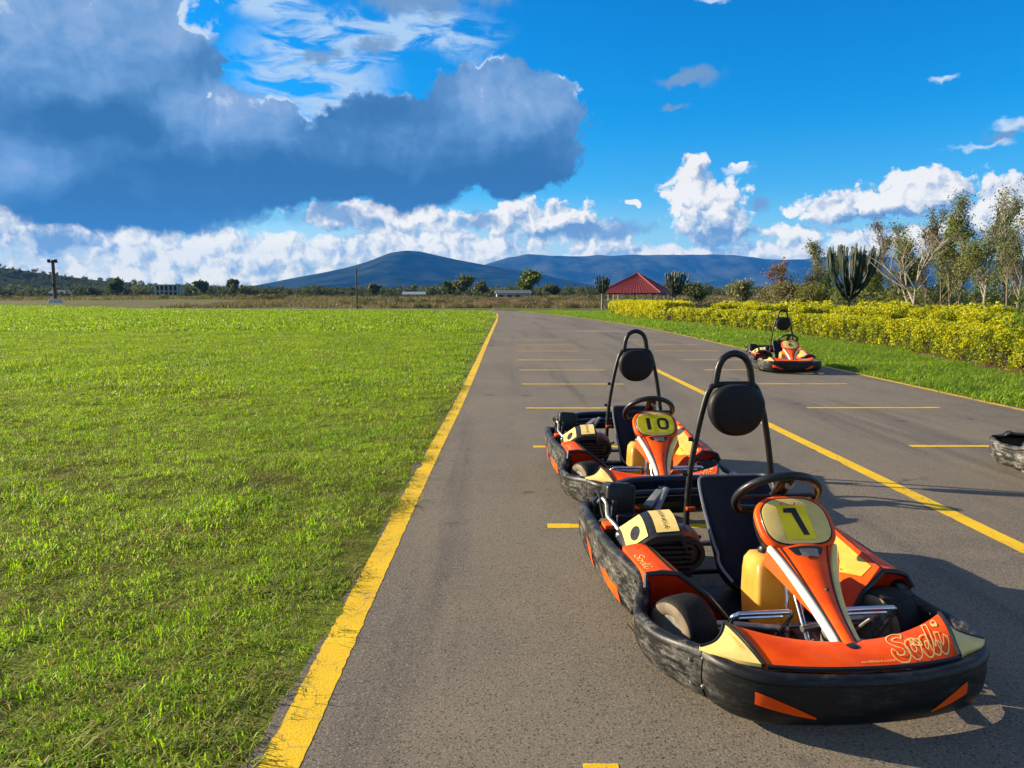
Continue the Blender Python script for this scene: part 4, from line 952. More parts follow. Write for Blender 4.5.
    for a0, a1 in ((.13, .465), (.535, .87)):
        mb = MB(); mb.grid(lambda a, t, a0=a0, a1=a1: lift(hood, .004)(a0 + (a1 - a0) * a, .08 + .84 * t), 6, 6); mb.build('cowl_panel', M_cream, eo)
    mb = MB(); n_ = 18; mb.poly([(.30 + .075 * math.cos(2 * math.pi * i / n_), .34 + .17 * math.sin(2 * math.pi * i / n_) + .6 * .075 * math.cos(2 * math.pi * i / n_)) for i in range(n_)], lift(hood, .0065)); mb.build('cowl_opening', M_ink, eo, fix=False)
    mb = MB(); put_text(mb, text_shape('HONDA', 1.0), lambda a, b: lift(hood, .0068)(.69 + b * .09, .50 - a * .19)); mb.build('lettering', M_ink, eo, fix=False)
    mb = MB(); mb.box((-.555, 1.76, .385), (.165, .13, .165), (R(-8), R(4), R(3)), .022); mb.box((-.555, 1.765, .465), (.12, .09, .02), (R(-8), R(4), R(3)), .006); mb.build('air_filter', M_trim, eo)
    mb = MB(); mb.box((-.545, 1.66, .27), (.09, .07, .12), (0, 0, 0), .01); mb.box((-.60, 1.68, .33), (.03, .05, .14), (0, R(6), 0), .006); mb.build('carburettor', M_block, eo)
    mb = MB(); mb.tube(crv([(-.655, 1.80, .36), (-.650, 1.72, .40), (-.640, 1.66, .385), (-.652, 1.58, .345), (-.640, 1.48, .33), (-.615, 1.40, .30)], 5), .0105, 8); mb.build('fuel_pipe', M_steel, eo)
    mb = MB(); mb.tube(crv([(-.66, 1.86, .38), (-.672, 1.80, .42), (-.662, 1.74, .415), (-.660, 1.70, .35), (-.655, 1.66, .31)], 4), .008, 6); mb.build('throttle_cable', M_trim, eo)
    mb = MB(); mb.lathe([(.001, .02), (.026, .018), (.030, 0), (.026, -.02)], (-.595, 1.315, .318), 'z', 14); mb.box((-.565, 1.31, .322), (.05, .03, .025), (0, 0, .4), .006); mb.build('oil_cap', M_pink, eo)
    mb = MB(); mb.tube(crv([(-.635, 1.27, .30), (-.618, 1.215, .302), (-.605, 1.17, .295)], 4), .016, 8); mb.box((-.625, 1.35, .305), (.05, .06, .03), (0, 0, .3), .008); mb.build('exhaust_stub', M_rim, eo)
    mb = MB(); mb.box((-.668, 1.50, .318), (.05, .09, .022), (0, 0, 0), .006); mb.build('pod_end', M_orange, eo)
    mb = MB(); mb.lathe([(.030, -.05), (.075, -.045), (.088, -.01), (.09, .05), (.07, .09), (.03, .10)], (-.345, 1.265, .285), 'y', 26); mb.build('blower_housing', M_redm, eo)
    mb = MB(); mb.lathe([(.10, -.012), (.095, -.03), (.07, -.028), (.05, .0), (.001, .005)], (-.335, 1.215, .255), 'y', 26, sc=(.82, 1, .82)); mb.lathe([(.03, -.035), (.03, -.005)], (-.335, 1.215, .255), 'y', 12); mb.build('starter_cover', M_block, eo)
    mb = MB(); mb.tube(crv([(-.36, 1.72, .30), (-.30, 1.80, .36), (-.24, 1.90, .40)], 4), .020, 8, flat=.5); mb.box((-.335, 1.82, .365), (.05, .20, .022), (R(14), 0, R(-38)), .008); mb.build('guard_strut', mat("grey_bracket", (.20, .20, .20), .5, .2, var=.3), eo)
    mb = MB(); mb.box((.40, 1.42, .20), (.14, .34, .20), (0, 0, 0), .03); mb.build('side_box', M_navy, k)
    for o in k.children:                       # the seat sits to one side of the engine, and takes the bar and pad with it
        o.location.y += {'seat': .045}.get(o.name.split('.')[0], 0)
        o.location.x += {'seat': .105, 'roll_bar': .115, 'headrest': .112, 'fuel_tank': .055, 'engine': .11, 'brake_cylinder': .05}.get(o.name.split('.')[0], 0)
    return k, fo, (f0, fu, fn_)
def SIDE_PATH(s):
    return SIDE_L[::-1] if s < 0 else [(-x, y, z) for x, y, z in SIDE]

def digits(kind, fo, fr):
    """the racing number on the plate"""
    f0, fu, fn_ = fr
    P = lambda h: (lambda a, b: f0 + Vector((a, 0, 0)) + fu * (.112 + b) + fn_ * h)
    out = []
    def add(mb, name, m): o = mb.build(name, m, fo, fix=False); out.append(o); return o
    if kind == 1:
        mb = MB(); mb.grid(lambda a, b: P(.0152)(-.070 + .132 * a + .0 * b, -.088 + .172 * b), 2, 2); add(mb, 'number_field', M_plate)
        mb = MB(); f = P(.0172)
        mb.poly([(-.042, .068), (-.047, .046), (-.012, .044), (-.010, .050), (-.008, .069)], f); mb.poly([(-.012, .069), (-.012, .044), (.010, -.068), (.036, -.068), (.014, .069)], f); add(mb, 'digit', M_ink)
    elif kind == 10:
        mb = MB(); c = [(-.118, -.086), (.118, -.086), (.140, -.02), (.132, .07), (.10, .088), (-.10, .088), (-.132, .07), (-.140, -.02)]; mb.poly(c, P(.0152)); add(mb, 'number_field', M_plate)
        f = P(.0172); mb = MB(); mb.poly([(-.070, .058), (-.070, -.056), (-.040, -.056), (-.040, .058)], f); add(mb, 'digit', M_ink)
        mb = MB(); q = [(.055 + .034 * math.copysign(abs(math.cos(a)) ** .6, math.cos(a)), .001 + .046 * math.copysign(abs(math.sin(a)) ** .6, math.sin(a))) for a in [2 * math.pi * i / 28 for i in range(28)]]
        mb.ribbon(q, .022, f, closed=True); add(mb, 'digit', M_ink)
    else:
        f = P(.0172); mb = MB(); mb.ribbon([(p.x, p.y) for p in crv([(.020, .052, 0), (-.008, .044, 0), (-.028, .0, 0), (-.026, -.036, 0), (.0, -.052, 0), (.026, -.034, 0), (.022, -.006, 0), (.0, .004, 0), (-.024, -.012, 0)], 5)], .018, f); add(mb, 'digit', M_ink)
    return out
def copy_tree(o, parent=None):
    c = o.copy(); C.objects.link(c); c.parent = parent
    for ch in list(o.children):
        if ch.name.split('.')[0] not in ('digit', 'number_field'): copy_tree(ch, c)
    return c
kart, fair, frame_ = make_kart()
def find(o, nm): return next(c for c in o.children if c.name.split('.')[0] == nm)
KG = 'go-karts parked on the track'
specs = [((1.215, 2.43), 5.0, 1, 'orange and black go-kart with number 1 on its plate, nearest on the asphalt'),
         ((1.065, 5.0), 2.6, 10, 'orange go-kart with number 10 on an all-yellow plate, parked behind the nearest kart'),
         ((5.53, 14.7), -7.5, 6, 'small distant orange go-kart with number 6, beside the green verge and hedge'),
         ((4.90, 6.93), 179.0, 0, 'black-nosed go-kart with grey scraped bumper, only one corner of it in the frame')]
for i, (xy, rz, num, lab) in enumerate(specs):
    o = kart if i == 0 else copy_tree(kart)
    o.location = (*xy, 0); o.rotation_euler = (0, 0, R(rz)); tag(o, lab, 'go-kart', KG)
    if num: digits(num, find(o, 'number_fairing'), frame_)
    if i == 3:
        for ch in o.children:
            if ch.name.startswith('wheel'): ch.rotation_euler = (0, 0, 0)
            if ch.name.startswith('nose_panel'):
                ch.data = ch.data.copy(); ch.data.materials[0] = M_trim; ch['label'] = 'plain black nose panel'
                for q in list(ch.children):
                    if q.name.startswith('corner_panel'): q.data = q.data.copy(); q.data.materials[0] = M_trim
                    elif q.name.startswith(('script', 'lettering')): bpy.data.objects.remove(q)
            if ch.name.startswith('side_bumper'):
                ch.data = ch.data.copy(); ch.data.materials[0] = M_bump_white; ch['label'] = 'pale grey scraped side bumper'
                for q in ch.children:
                    if q.name.startswith('bumper_slot'): q.data = q.data.copy(); q.data.materials[0] = M_ink
# ---------------------------------------------------------------- hedge and clipped bushes beyond the verge
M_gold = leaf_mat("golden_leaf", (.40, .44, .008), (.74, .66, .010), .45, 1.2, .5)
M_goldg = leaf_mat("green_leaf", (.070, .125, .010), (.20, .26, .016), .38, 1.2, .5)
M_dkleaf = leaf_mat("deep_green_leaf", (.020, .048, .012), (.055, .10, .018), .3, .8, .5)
M_twig = mat("hedge_twigs", (.10, .065, .038), .9, var=.4)
M_bark = mat("grey_bark", (.20, .16, .12), .92, var=.45, vscale=9, bump=.6, bscale=30)
M_pale = mat("pale_bark", (.36, .32, .25), .88, var=.35, vscale=9, bump=.4, bscale=30)
def shrub(name, label, cat, loc, rx, ry, h, dens, lsz, seed, gold=.75, group=None, flat=.55, rz=0.0, clip=True):
    """clipped bush: leaves crowd the outside, older green leaves and twigs within"""
    t = thing(name, label, cat, loc, rz, group); r_ = np.random.default_rng(seed); n = int(dens * (rx * ry * 3.4 + (rx + ry) * 3.2 * h))
    d = r_.normal(size=(n, 3)); d[:, 2] = np.abs(d[:, 2]) * .9 - .12; d /= np.linalg.norm(d, axis=1)[:, None]
    e = .55 if clip else .85
    d = np.sign(d) * np.abs(d) ** e; q = np.abs(d).max(1) ** .45; d /= q[:, None]
    lump = np.array([mnoise.fractal((a * 1.6 + seed, b * 1.6, c * 1.6), 1.0, 2.0, 3) for a, b, c in d]); depth = 1 - np.abs(r_.normal(0, .09, n)) + lump * .17
    P_ = np.stack([d[:, 0] * rx, d[:, 1] * ry, h * .42 + d[:, 2] * h * .56], 1) * np.stack([depth, depth, depth], 1); P_[:, 2] = np.maximum(P_[:, 2], .04); P_[:, :2] *= (.42 + .58 * np.clip(P_[:, 2:3] / h * 1.25, 0, 1) ** .8)
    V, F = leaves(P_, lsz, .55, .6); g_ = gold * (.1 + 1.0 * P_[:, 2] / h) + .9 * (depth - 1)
    ix = (r_.random(n) > g_).astype(int); ix[(P_[:, 2] < .66 * h) & (r_.random(n) < .75)] = 2; np_mesh('foliage', V, F, [M_gold, M_goldg, M_dkleaf], ix, t)  # shade under the clipped tops put into darker lower leaves
    mb = MB()
    for k_ in range(7):
        a = r_.random() * 6.28; mb.tube([(.08 * math.cos(a), .08 * math.sin(a), 0), (rx * .35 * math.cos(a), ry * .35 * math.sin(a), h * .35), (rx * .65 * math.cos(a), ry * .65 * math.sin(a), h * .72)], [.022, .015, .007], 5)
    mb.build('stem', M_twig, t); return t
# the long front hedge: one clipped bank following the verge
def hedge(name, label, y0, y1, off, width, h, seed, gold, dmul=1.0):
    r_ = np.random.default_rng(seed); t = thing(name, label, 'hedge', (hb((y0 + y1) / 2) + off, (y0 + y1) / 2, 0)); cx, cy = t.location.x, t.location.y; Pt, Sz, Gd = [], [], []
    for y in np.arange(y0, y1, .25):
        dist = max(8, y); dn = 2600 * (13 / dist) ** 1.15 * dmul; sz = .021 * (dist / 13) ** .72
        wl = 1 + .16 * mnoise.noise((y * .9, seed, 1)); hl = h * (1 + .05 * mnoise.noise((y * .55, seed, 4)) + .05 * mnoise.noise((y * 1.9, seed, 2)))
        n = int(dn * .25 * (hl * 1.6 + width)); u = r_.random(n); ff = hl * 1.0; tt = u * (ff * 1.35 + width)
        face = tt < ff; back = tt > ff + width
        x = np.where(face, -width / 2, np.where(back, width / 2, -width / 2 + (tt - ff))); z = np.where(face, tt, np.where(back, hl - (tt - ff - width) * 2.0, hl))
        yy = y + r_.random(n) * .25; b = np.array([mnoise.fractal((a * 2.2 + seed, c * 2.2, e_ * 2.2), 1.0, 2.0, 3) for a, c, e_ in zip(x, yy, z)])
        rnd = np.clip((z - hl * .82) / (hl * .18), 0, 1) * (np.abs(x) > width * .32)
        x = x * wl * (1 - .10 * rnd) - np.sign(x) * np.abs(r_.normal(0, .07, n)) + np.where(face, -b * .20, 0) + (.12 * (1 - z / hl)) * face; z = z + b * .12 * (~face) - np.abs(r_.normal(0, .05, n)) * (~face)
        keep = (z > .03) & (b + r_.normal(0, .18, n) > -.48)
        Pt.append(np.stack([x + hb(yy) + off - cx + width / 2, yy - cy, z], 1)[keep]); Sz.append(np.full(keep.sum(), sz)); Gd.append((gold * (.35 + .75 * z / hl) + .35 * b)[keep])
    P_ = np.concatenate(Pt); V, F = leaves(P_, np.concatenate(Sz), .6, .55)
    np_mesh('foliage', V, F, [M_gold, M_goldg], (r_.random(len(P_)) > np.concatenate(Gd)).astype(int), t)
    mb = MB()
    for y in np.arange(y0 + .2, y1, .45 if y0 < 30 else 1.2):
        for k_ in range(2):
            bx = hb(y) + off - cx + width * r_.uniform(.25, .7); by = y - cy + r_.normal(0, .1); mb.tube([(bx, by, 0), (bx + r_.normal(0, .1), by + r_.normal(0, .1), h * .4), (bx + r_.normal(0, .22), by + r_.normal(0, .2), h * .85)], [.016, .011, .005], 4)
    mb.build('stems', M_twig, t); return t
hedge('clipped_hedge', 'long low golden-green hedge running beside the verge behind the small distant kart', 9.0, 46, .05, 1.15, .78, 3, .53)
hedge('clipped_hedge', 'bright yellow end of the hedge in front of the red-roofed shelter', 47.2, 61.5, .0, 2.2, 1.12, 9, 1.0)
BG = 'clipped golden bushes behind the long hedge'
r5 = random.Random(5)
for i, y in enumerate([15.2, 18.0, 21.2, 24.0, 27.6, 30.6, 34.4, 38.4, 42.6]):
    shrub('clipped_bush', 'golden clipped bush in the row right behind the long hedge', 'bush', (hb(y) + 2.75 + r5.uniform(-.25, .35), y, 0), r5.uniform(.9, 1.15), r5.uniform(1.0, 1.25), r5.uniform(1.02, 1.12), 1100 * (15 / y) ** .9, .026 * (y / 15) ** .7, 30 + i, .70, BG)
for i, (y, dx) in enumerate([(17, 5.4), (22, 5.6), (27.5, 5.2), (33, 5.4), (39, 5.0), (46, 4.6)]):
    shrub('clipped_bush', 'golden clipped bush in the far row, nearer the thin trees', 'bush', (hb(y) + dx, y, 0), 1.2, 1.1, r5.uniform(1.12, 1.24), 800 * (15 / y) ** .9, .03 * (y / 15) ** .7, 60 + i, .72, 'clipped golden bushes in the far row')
t = thing('leafy_shrub', 'rounded plain green shrub among the golden hedge at the edge of the frame', 'shrub', (11.55, 16.1, 0)); n = 5200
d = rng.normal(size=(n, 3)); d /= np.linalg.norm(d, axis=1)[:, None]; d *= (rng.random(n) ** .22)[:, None]; d = d * [.95, .9, .75] + [0, 0, .78]
V, F = leaves(d * (1 + .12 * rng.normal(size=(n, 1))), .034, .5); np_mesh('foliage', V, F, [M_goldg, leaf_mat("fresh_green_leaf", (.05, .13, .014), (.11, .22, .02), .38, 1.5)], rng.integers(0, 2, n), t)
mb = MB(); mb.tube([(0, 0, 0), (.05, .02, .6)], [.03, .012], 6); mb.build('stem', M_twig, t)

# ---------------------------------------------------------------- candelabra trees
M_cand = mat("candelabra_green", (.020, .036, .013), .6, var=.4, vscale=5, bump=.3, bscale=20, col2=(.010, .020, .008))
M_candw = mat("candelabra_wood", (.30, .25, .18), .9, var=.4, vscale=7, bump=.5, bscale=25)
def candelabra(label, loc, H_, W_, narm, ra, seed, bole=.28):
    r_ = random.Random(seed); t = thing('candelabra_tree', label, 'tree', loc, r_.random() * 6)
    MB().tube(crv([(0, 0, -.1), (.02, .01, H_ * bole * .5), (0, 0, H_ * (bole + .12)), (.02, 0, H_ * .6)], 4), [ra * 1.7] * 4 + [ra * 1.5] * 4 + [ra * 1.1] * 5, 9).build('trunk', M_candw, t)
    for k_ in range(narm):
        a = 2.4 * k_ + r_.uniform(-.3, .3); rad = W_ * .5 * ((k_ + .5) / narm) ** .6 * r_.uniform(.85, 1.05); z0 = H_ * (bole * r_.uniform(.75, 1.0) + .20 * (1 - rad / W_ * 2) + r_.uniform(0, .08)); top = H_ * r_.uniform(.90, 1.0) * (1 - .06 * (rad / W_ * 2) ** 2)
        dx, dy = math.cos(a), math.sin(a); P = crv([(0, 0, z0), (dx * rad * .38, dy * rad * .38, z0 + (top - z0) * .15), (dx * rad * .74, dy * rad * .74, z0 + (top - z0) * .40), (dx * rad * .94, dy * rad * .94, z0 + (top - z0) * .68), (dx * rad * 1.02, dy * rad * 1.02, top)], 5)
        rings = []
        for i, p in enumerate(P):
            tg = (P[min(i + 1, len(P) - 1)] - P[max(i - 1, 0)]).normalized(); u = tg.orthogonal().normalized() if i == 0 else (u - tg * u.dot(tg)).normalized(); w = tg.cross(u)
            rr = ra * (.72 + .28 * math.sin(i * 1.25 + k_)) * (.85 if i < 4 else 1) * (1 if i < len(P) - 1 else .45)
            rings.append([p + (u * math.cos(2 * math.pi * j / 8) + w * math.sin(2 * math.pi * j / 8)) * rr * (1.25 if j % 2 else .78) for j in range(8)])
        MB().loft(rings).build('arm', M_cand, t, smooth=25)
    return t
candelabra('large dark candelabra tree with dense upright arms, behind the golden hedge', (20.1, 45, 0), 4.6, 3.1, 58, .062, 4, .26)
candelabra('small candelabra tree with pale trunk left of the red roof', (11.0, 88, 0), 3.9, 2.1, 26, .085, 7, .42)
candelabra('candelabra tree beside the right end of the red roof', (18.6, 85, 0), 4.4, 2.8, 34, .088, 9, .32)

# ---------------------------------------------------------------- thin trees and dry growth on the right
M_sap = leaf_mat("olive_leaf", (.085, .10, .022), (.24, .24, .055), .45, .4, .55)
M_sap2 = leaf_mat("fresh_leaf", (.085, .135, .02), (.23, .30, .045), .45, .4, .5)
M_rust = leaf_mat("brown_leaf", (.12, .075, .035), (.22, .14, .07), .3, .6, .6)
M_redfl = leaf_mat("red_blossom", (.26, .025, .03), (.42, .07, .06), .35, .8, .5)
M_palel = leaf_mat("grey_green_leaf", (.16, .18, .085), (.30, .31, .17), .35, .6, .6)
TG = 'slender young trees behind the hedge'
def at(px, y): return (px - 506) / 768 * y
def slender(px, y, top, label, seed, leaf=(M_sap, M_sap2), lean=0, per=7, bare=False):
    h = 1.5 + (296 - top) / 768 * y
    return tree('slender_tree', label, 'tree', (at(px, y), y, 0), h, .75, .052 * (y / 34) ** .6, per * .38, (M_pale if bare else M_bark, *leaf), seed, 2, .022 + .006 * h, 17, .75, .07, .22, .20, TG, trunk_h=.96, blen=.32)
slender(1016, 30, 196, 'tall slender tree with sparse drooping leaves, last before the frame edge', 3, per=3.4)
slender(985, 34, 203, 'slender pale-trunked tree, almost leafless at the top, second from the frame edge', 4, per=2.0, bare=True)
slender(962, 34, 214, 'leafiest slender young tree, full to the top, behind the low golden bush', 5, per=8.5)
slender(941, 42, 224, 'thin brownish young tree just left of the leafiest one', 6, (M_sap, M_rust), per=3.6)
slender(925, 46, 240, 'short thin young tree close behind the bare white-limbed tree', 8, (M_sap, M_rust), per=3.4)
slender(1006, 38, 214, 'second tall leafy slender tree, just left of the frame edge', 31, per=6)
slender(950, 40, 232, 'thin leafy tree close to the left of the leafiest one', 32, (M_sap2, M_sap), per=6)
slender(903, 44, 250, 'light green sapling directly behind the bare white-limbed tree', 33, (M_sap2, M_sap), per=6)
slender(1003, 44, 236, 'bushy low green tree filling the gap between two tall slender ones', 9, per=9)
slender(893, 48, 236, 'thin sparse tree rising between the candelabra and the bare tree', 10, (M_sap, M_sap2), per=3.6)
slender(866, 52, 232, 'sparse brown-leaved tree showing above the large candelabra tree', 11, (M_rust, M_sap), per=3.0)
slender(972, 48, 246, 'dense short green tree between pale trunks', 15, (M_sap2, M_sap), per=9)
slender(948, 54, 256, 'low dark green tree far behind the slender trunks', 16, (M_dkleaf, M_sap), per=9)
slender(812, 50, 250, 'pale feathery young tree left of the large candelabra tree', 12, (M_palel, M_sap), per=4.5)
slender(826, 56, 262, 'light green young tree half hidden by the large candelabra tree', 13, (M_sap2,), per=7)
slender(876, 50, 262, 'light green tree just right of the large candelabra tree', 17, (M_sap2, M_sap), per=8)
tree('bare_tree', 'leafless tree with spreading whitish limbs behind the hedge', 'tree', (at(911, 36), 36, 0), 4.0, 1.0, .045, .55, (M_pale, M_rust, M_sap), 21, 2, .085, 7, .62, .07, .18, .16, trunk_h=.74, blen=.75)
tree('flowering_tree', 'small tree with dark red blossom at the left of the thicket', 'tree', (at(778, 50), 50, 0), 3.5, .9, .07, 1.1, (M_bark, M_redfl, M_rust, M_sap), 22, 3, .06, 6, .6, .12, .4, .14)
tree('thorn_tree', 'round pale grey-green thorn tree standing alone beyond the hedge', 'tree', (at(733, 62), 62, 0), 2.5, 1.0, .10, 3.5, (M_bark, M_palel, M_palel, M_sap), 23, 3, .07, 7, .45, .12, .35, .2)
tree('thicket_bush', 'dry brownish bush under the red-flowering tree', 'bush', (at(790, 46), 46, 0), 2.0, .9, .06, 5, (M_bark, M_rust, M_sap, M_palel), 24, 3, .04, 8, .6, .14, .15, .3)
tree('thicket_bush', 'olive bush between the flowering tree and the candelabra', 'bush', (at(815, 44), 44, 0), 1.9, .9, .06, 5, (M_bark, M_sap, M_sap2, M_rust), 25, 3, .04, 8, .6, .14, .15, .3)
tree('thicket_bush', 'grey-green low bush just left of the red-flowering tree', 'bush', (at(766, 56), 56, 0), 1.8, .9, .07, 5, (M_bark, M_palel, M_rust), 26, 3, .04, 7, .6, .14, .15, .3)
tree('thicket_bush', 'dark green bush beside the roof, right of the second candelabra', 'bush', (at(694, 92), 92, 0), 2.6, 1.0, .13, 6, (M_bark, M_dkleaf, M_sap), 27, 3, .06, 7, .5, .14, .2, .35)
# feathery palm-like plant
t = thing('cycad_palm', 'small green palm with arching fronds at the foot of the bare tree', 'palm', (at(884, 33), 33, 0)); M_frond = leaf_mat("palm_frond", (.05, .115, .015), (.13, .23, .03), .35, 1.0)
MB().tube([(0, 0, 0), (.02, 0, .5)], [.12, .10], 8).build('trunk', M_bark, t); r_ = random.Random(3)
for k_ in range(20):
    a = 2.4 * k_; L = r_.uniform(1.0, 1.5); e0 = r_.uniform(.5, 1.35); P = []; p = Vector((0, 0, .5)); mb = MB()
    for i in range(9):
        P.append(p.copy()); e = e0 - i * .19; p = p + Vector((math.cos(a) * math.cos(e), math.sin(a) * math.cos(e), math.sin(e))) * (L / 8)
    for i in range(1, 9):
        for f_ in (0, .5):
            q = P[i - 1].lerp(P[i], f_); d_ = (P[i] - P[i - 1]).normalized(); sd_ = d_.cross(Vector((0, 0, 1))).normalized()
            for s in (-1, 1): mb.v += [tuple(q), tuple(q + d_ * .05 + sd_ * s * .02), tuple(q + d_ * .16 + sd_ * s * .26 * math.sin(.35 + i / 9 * 2.4) - Vector((0, 0, .05)))]; b = len(mb.v); mb.face((b - 3, b - 2, b - 1))
    mb.tube(P, .010, 4); mb.build('frond', M_frond, t, smooth=0, fix=False)

# dry stalks and undergrowth: nobody could count them
M_drystalk = leaf_mat("dry_stalk", (.15, .115, .05), (.30, .24, .12), .25, .3, .7)
M_scrub = leaf_mat("scrub_leaf", (.065, .075, .020), (.185, .165, .05), .35, .08, .6)
M_scrubd = leaf_mat("dark_scrub_leaf", (.028, .042, .014), (.075, .085, .025), .3, .05, .6)
stalks = [tuft(26, .35, .5, 1.5, .02, M_drystalk, .25, 'dry_stalks') for _ in range(3)]
def belt(n, y0, y1, a0, a1): return np.sqrt(rng.uniform(y0 ** 2, y1 ** 2, n)), rng.uniform(a0, a1, n)
def lay_z(name, x, y, protos, s0, s1):
    n = len(x); p = np.stack([x, y, np.array([ground_z(a, b) for a, b in zip(x, y)])], 1)
    return tag(scatter(name, p, rng.uniform(s0, s1, n), np.stack([np.zeros(n), np.zeros(n), rng.uniform(0, 6.28, n)], 1), rng.integers(0, len(protos), n), protos), kind='stuff')
y, a = belt(900, 30, 62, 17, 44); x = y * np.tan(np.radians(a)); k = x > hb(y) + 5.5; lay_z('dry_undergrowth', x[k], y[k], stalks, .5, 1.25)
def bush_proto(m, n, w, h, ls, nm):
    d = rng.normal(size=(n, 3)); d /= np.linalg.norm(d, axis=1)[:, None]; d *= (rng.random(n) ** .4)[:, None]; d[:, 2] = np.abs(d[:, 2]); V, F = leaves(d * [w, w, h], ls, .5)
    me = bpy.data.meshes.new(nm); me.from_pydata([tuple(v) for v in V], [], [tuple(f) for f in F]); me.materials.append(m); return bpy.data.objects.new(nm, me)
low = [bush_proto(M_scrub, 260, .9, .8, .11, 'scrub_bush'), bush_proto(M_scrub, 200, 1.3, .6, .12, 'scrub_bush'), bush_proto(M_scrubd, 260, 1.0, .9, .11, 'scrub_bush')]
thick = [bush_proto(M_sap, 420, 1.0, 1.7, .075, 'tall_bush'), bush_proto(M_sap2, 320, .8, 1.9, .08, 'tall_bush'), bush_proto(M_dkleaf, 420, 1.1, 1.5, .08, 'tall_bush'), bush_proto(M_drystalk, 200, .9, 1.5, .07, 'tall_bush')]
drys = [tuft(40, 1.0, .25, .75, .05, M_drystalk, .5, 'dry_tussock'), tuft(50, 1.2, .2, .55, .06, M_scrub, .6, 'dry_tussock')]
# dry plain beyond the lawn: tussocks, then scrub along the low bank
y, a = belt(9000, 90, 260, -44, 20); x = y * np.tan(np.radians(a)); k = (y > 96 - .0 * x) & ((x > -44) | (y > 152) | (x < -150)); k &= ~((np.abs(x + 10) < 60) & (y < 97)); lay_z('dry_tussocks', x[k], y[k], drys, .6, 1.3)
y, a = belt(1500, 150, 330, -44, 10); x = y * np.tan(np.radians(a)); k = np.array([mnoise.noise((p * .03, q * .05, 2)) > -.08 for p, q in zip(x, y)]); lay_z('scrub', x[k], y[k], low, .7, 1.7)
y, a = belt(420, 96, 150, -12, 14); x = y * np.tan(np.radians(a)); k = np.array([mnoise.noise((p * .06, q * .06, 5)) > .05 for p, q in zip(x, y)]); lay_z('scrub', x[k], y[k], low, .45, 1.0)
y, a = belt(700, 52, 110, 8, 42); x = y * np.tan(np.radians(a)); k = (x > 13) & (x > 11 + (60 - y) * .15); lay_z('scrub', x[k], y[k], low, .4, .95)
y, a = belt(520, 40, 72, 19, 43); x = y * np.tan(np.radians(a)); k = (x > hb(np.minimum(y, 60)) + 8) & ~((np.abs(x / y - 20.1 / 45) < .055) & (y < 46)); lay_z('undergrowth', x[k], y[k], thick, .6, 1.45)
# raw red earth where the bank has been cut
mb = MB(); n_ = 46
def cut(a, b): xx = -5.5 + 13 * a; return Vector((xx, 112 + 3.5 * b + .8 * mnoise.noise((xx * .5, b, 3)), ground_z(xx, 112) - .1 + (.95 + .5 * mnoise.noise((xx * .35, b * 2, 1))) * math.sin(math.pi * min(1, b * .5 + .0)) * math.sin(math.pi * a) ** .5))
mb.grid(cut, n_, 8); tag(mb.build('earth_bank', M_bed), 'low bank of raw reddish earth beyond the end of the track', 'earth bank')

# ---------------------------------------------------------------- far woodland and the trees that stand out of it
M_far = leaf_mat("far_tree_leaf", (.045, .065, .020), (.13, .15, .045), .3, .02, .7)
M_far2 = leaf_mat("far_light_leaf", (.055, .075, .022), (.13, .15, .045), .3, .02, .7)
woods = []
for i in range(5):
    n = 420; d = rng.normal(size=(n, 3)); d /= np.linalg.norm(d, axis=1)[:, None]; d *= (rng.random(n) ** .33)[:, None]; lob = np.array([[rng.normal(0, .45), rng.normal(0, .45), rng.normal(0, .22)] for _ in range(5)])
    p = d * .42 + lob[rng.integers(0, 5, n)]; p[:, 2] = p[:, 2] * (1.0 + .25 * (i % 3)) + .85; p[:, 2] = np.maximum(p[:, 2], .05); V, F = leaves(p, .11, .6)
    me = bpy.data.meshes.new('far_tree'); me.from_pydata([tuple(v) for v in V], [], [tuple(f) for f in F]); me.materials.append(M_far if i < 4 else M_far2); woods.append(bpy.data.objects.new('far_tree', me))
y, a = belt(2300, 330, 620, -45, 30); x = y * np.tan(np.radians(a)); sc = np.array([.55 + .5 * mnoise.noise((q * .02, p * .02, 3)) for p, q in zip(x, y)])
k = sc > .28; lay_z('far_woodland', x[k], y[k], woods, 1.5, 4.0)
y, a = belt(700, 620, 900, -48, -18); x = y * np.tan(np.radians(a)); n = len(x)
def hill_z(x_, y_):
    u = x_ / 900; pr = [(-420, 270), (-200, 264), (-60, 264), (0, 266), (25, 269), (60, 274), (100, 279), (150, 284), (220, 288), (300, 291)]
    h_ = float(np.interp(u, [pxu(p) for p, _ in pr], [(296 - q) / 768 * 900 for _, q in pr])); t_ = max(0, min(1, 1 - (900 - y_) / 300)); return h_ * t_ ** 1.25
p = np.stack([x, y, np.array([max(.3, hill_z(a_, b_)) for a_, b_ in zip(x, y)])], 1)
tag(scatter('hill_woodland', p, rng.uniform(1.5, 4.5, n), np.stack([np.zeros(n), np.zeros(n), rng.uniform(0, 6.28, n)], 1), rng.integers(0, 5, n), woods), kind='stuff')
FT = 'single trees far across the plain'
def far_tree(px, y, top, label, seed, leaf, spread=.75, per=4, lsz=.5, nm='plain_tree'):
    z = ground_z(at(px, y), y); h = 1.5 + (296 - top) / 768 * y - z
    return tree(nm, label, 'tree', (at(px, y), y, z - .05), h, spread, lsz, per, (M_bark, *leaf), seed, 2, .02 * h + .05, 9, .55, .12, .3, h * .085, FT, .6, trunk_h=.82)
far_tree(465, 240, 280, 'tall dark green tree left of the low white building', 41, (M_far, M_sap), per=7)
far_tree(452, 245, 285, 'smaller dark tree just left of the tall dark one', 42, (M_far,), per=7)
far_tree(481, 250, 285.5, 'rounded dark tree between the tall dark one and the low white building', 43, (M_far, M_sap), per=8)
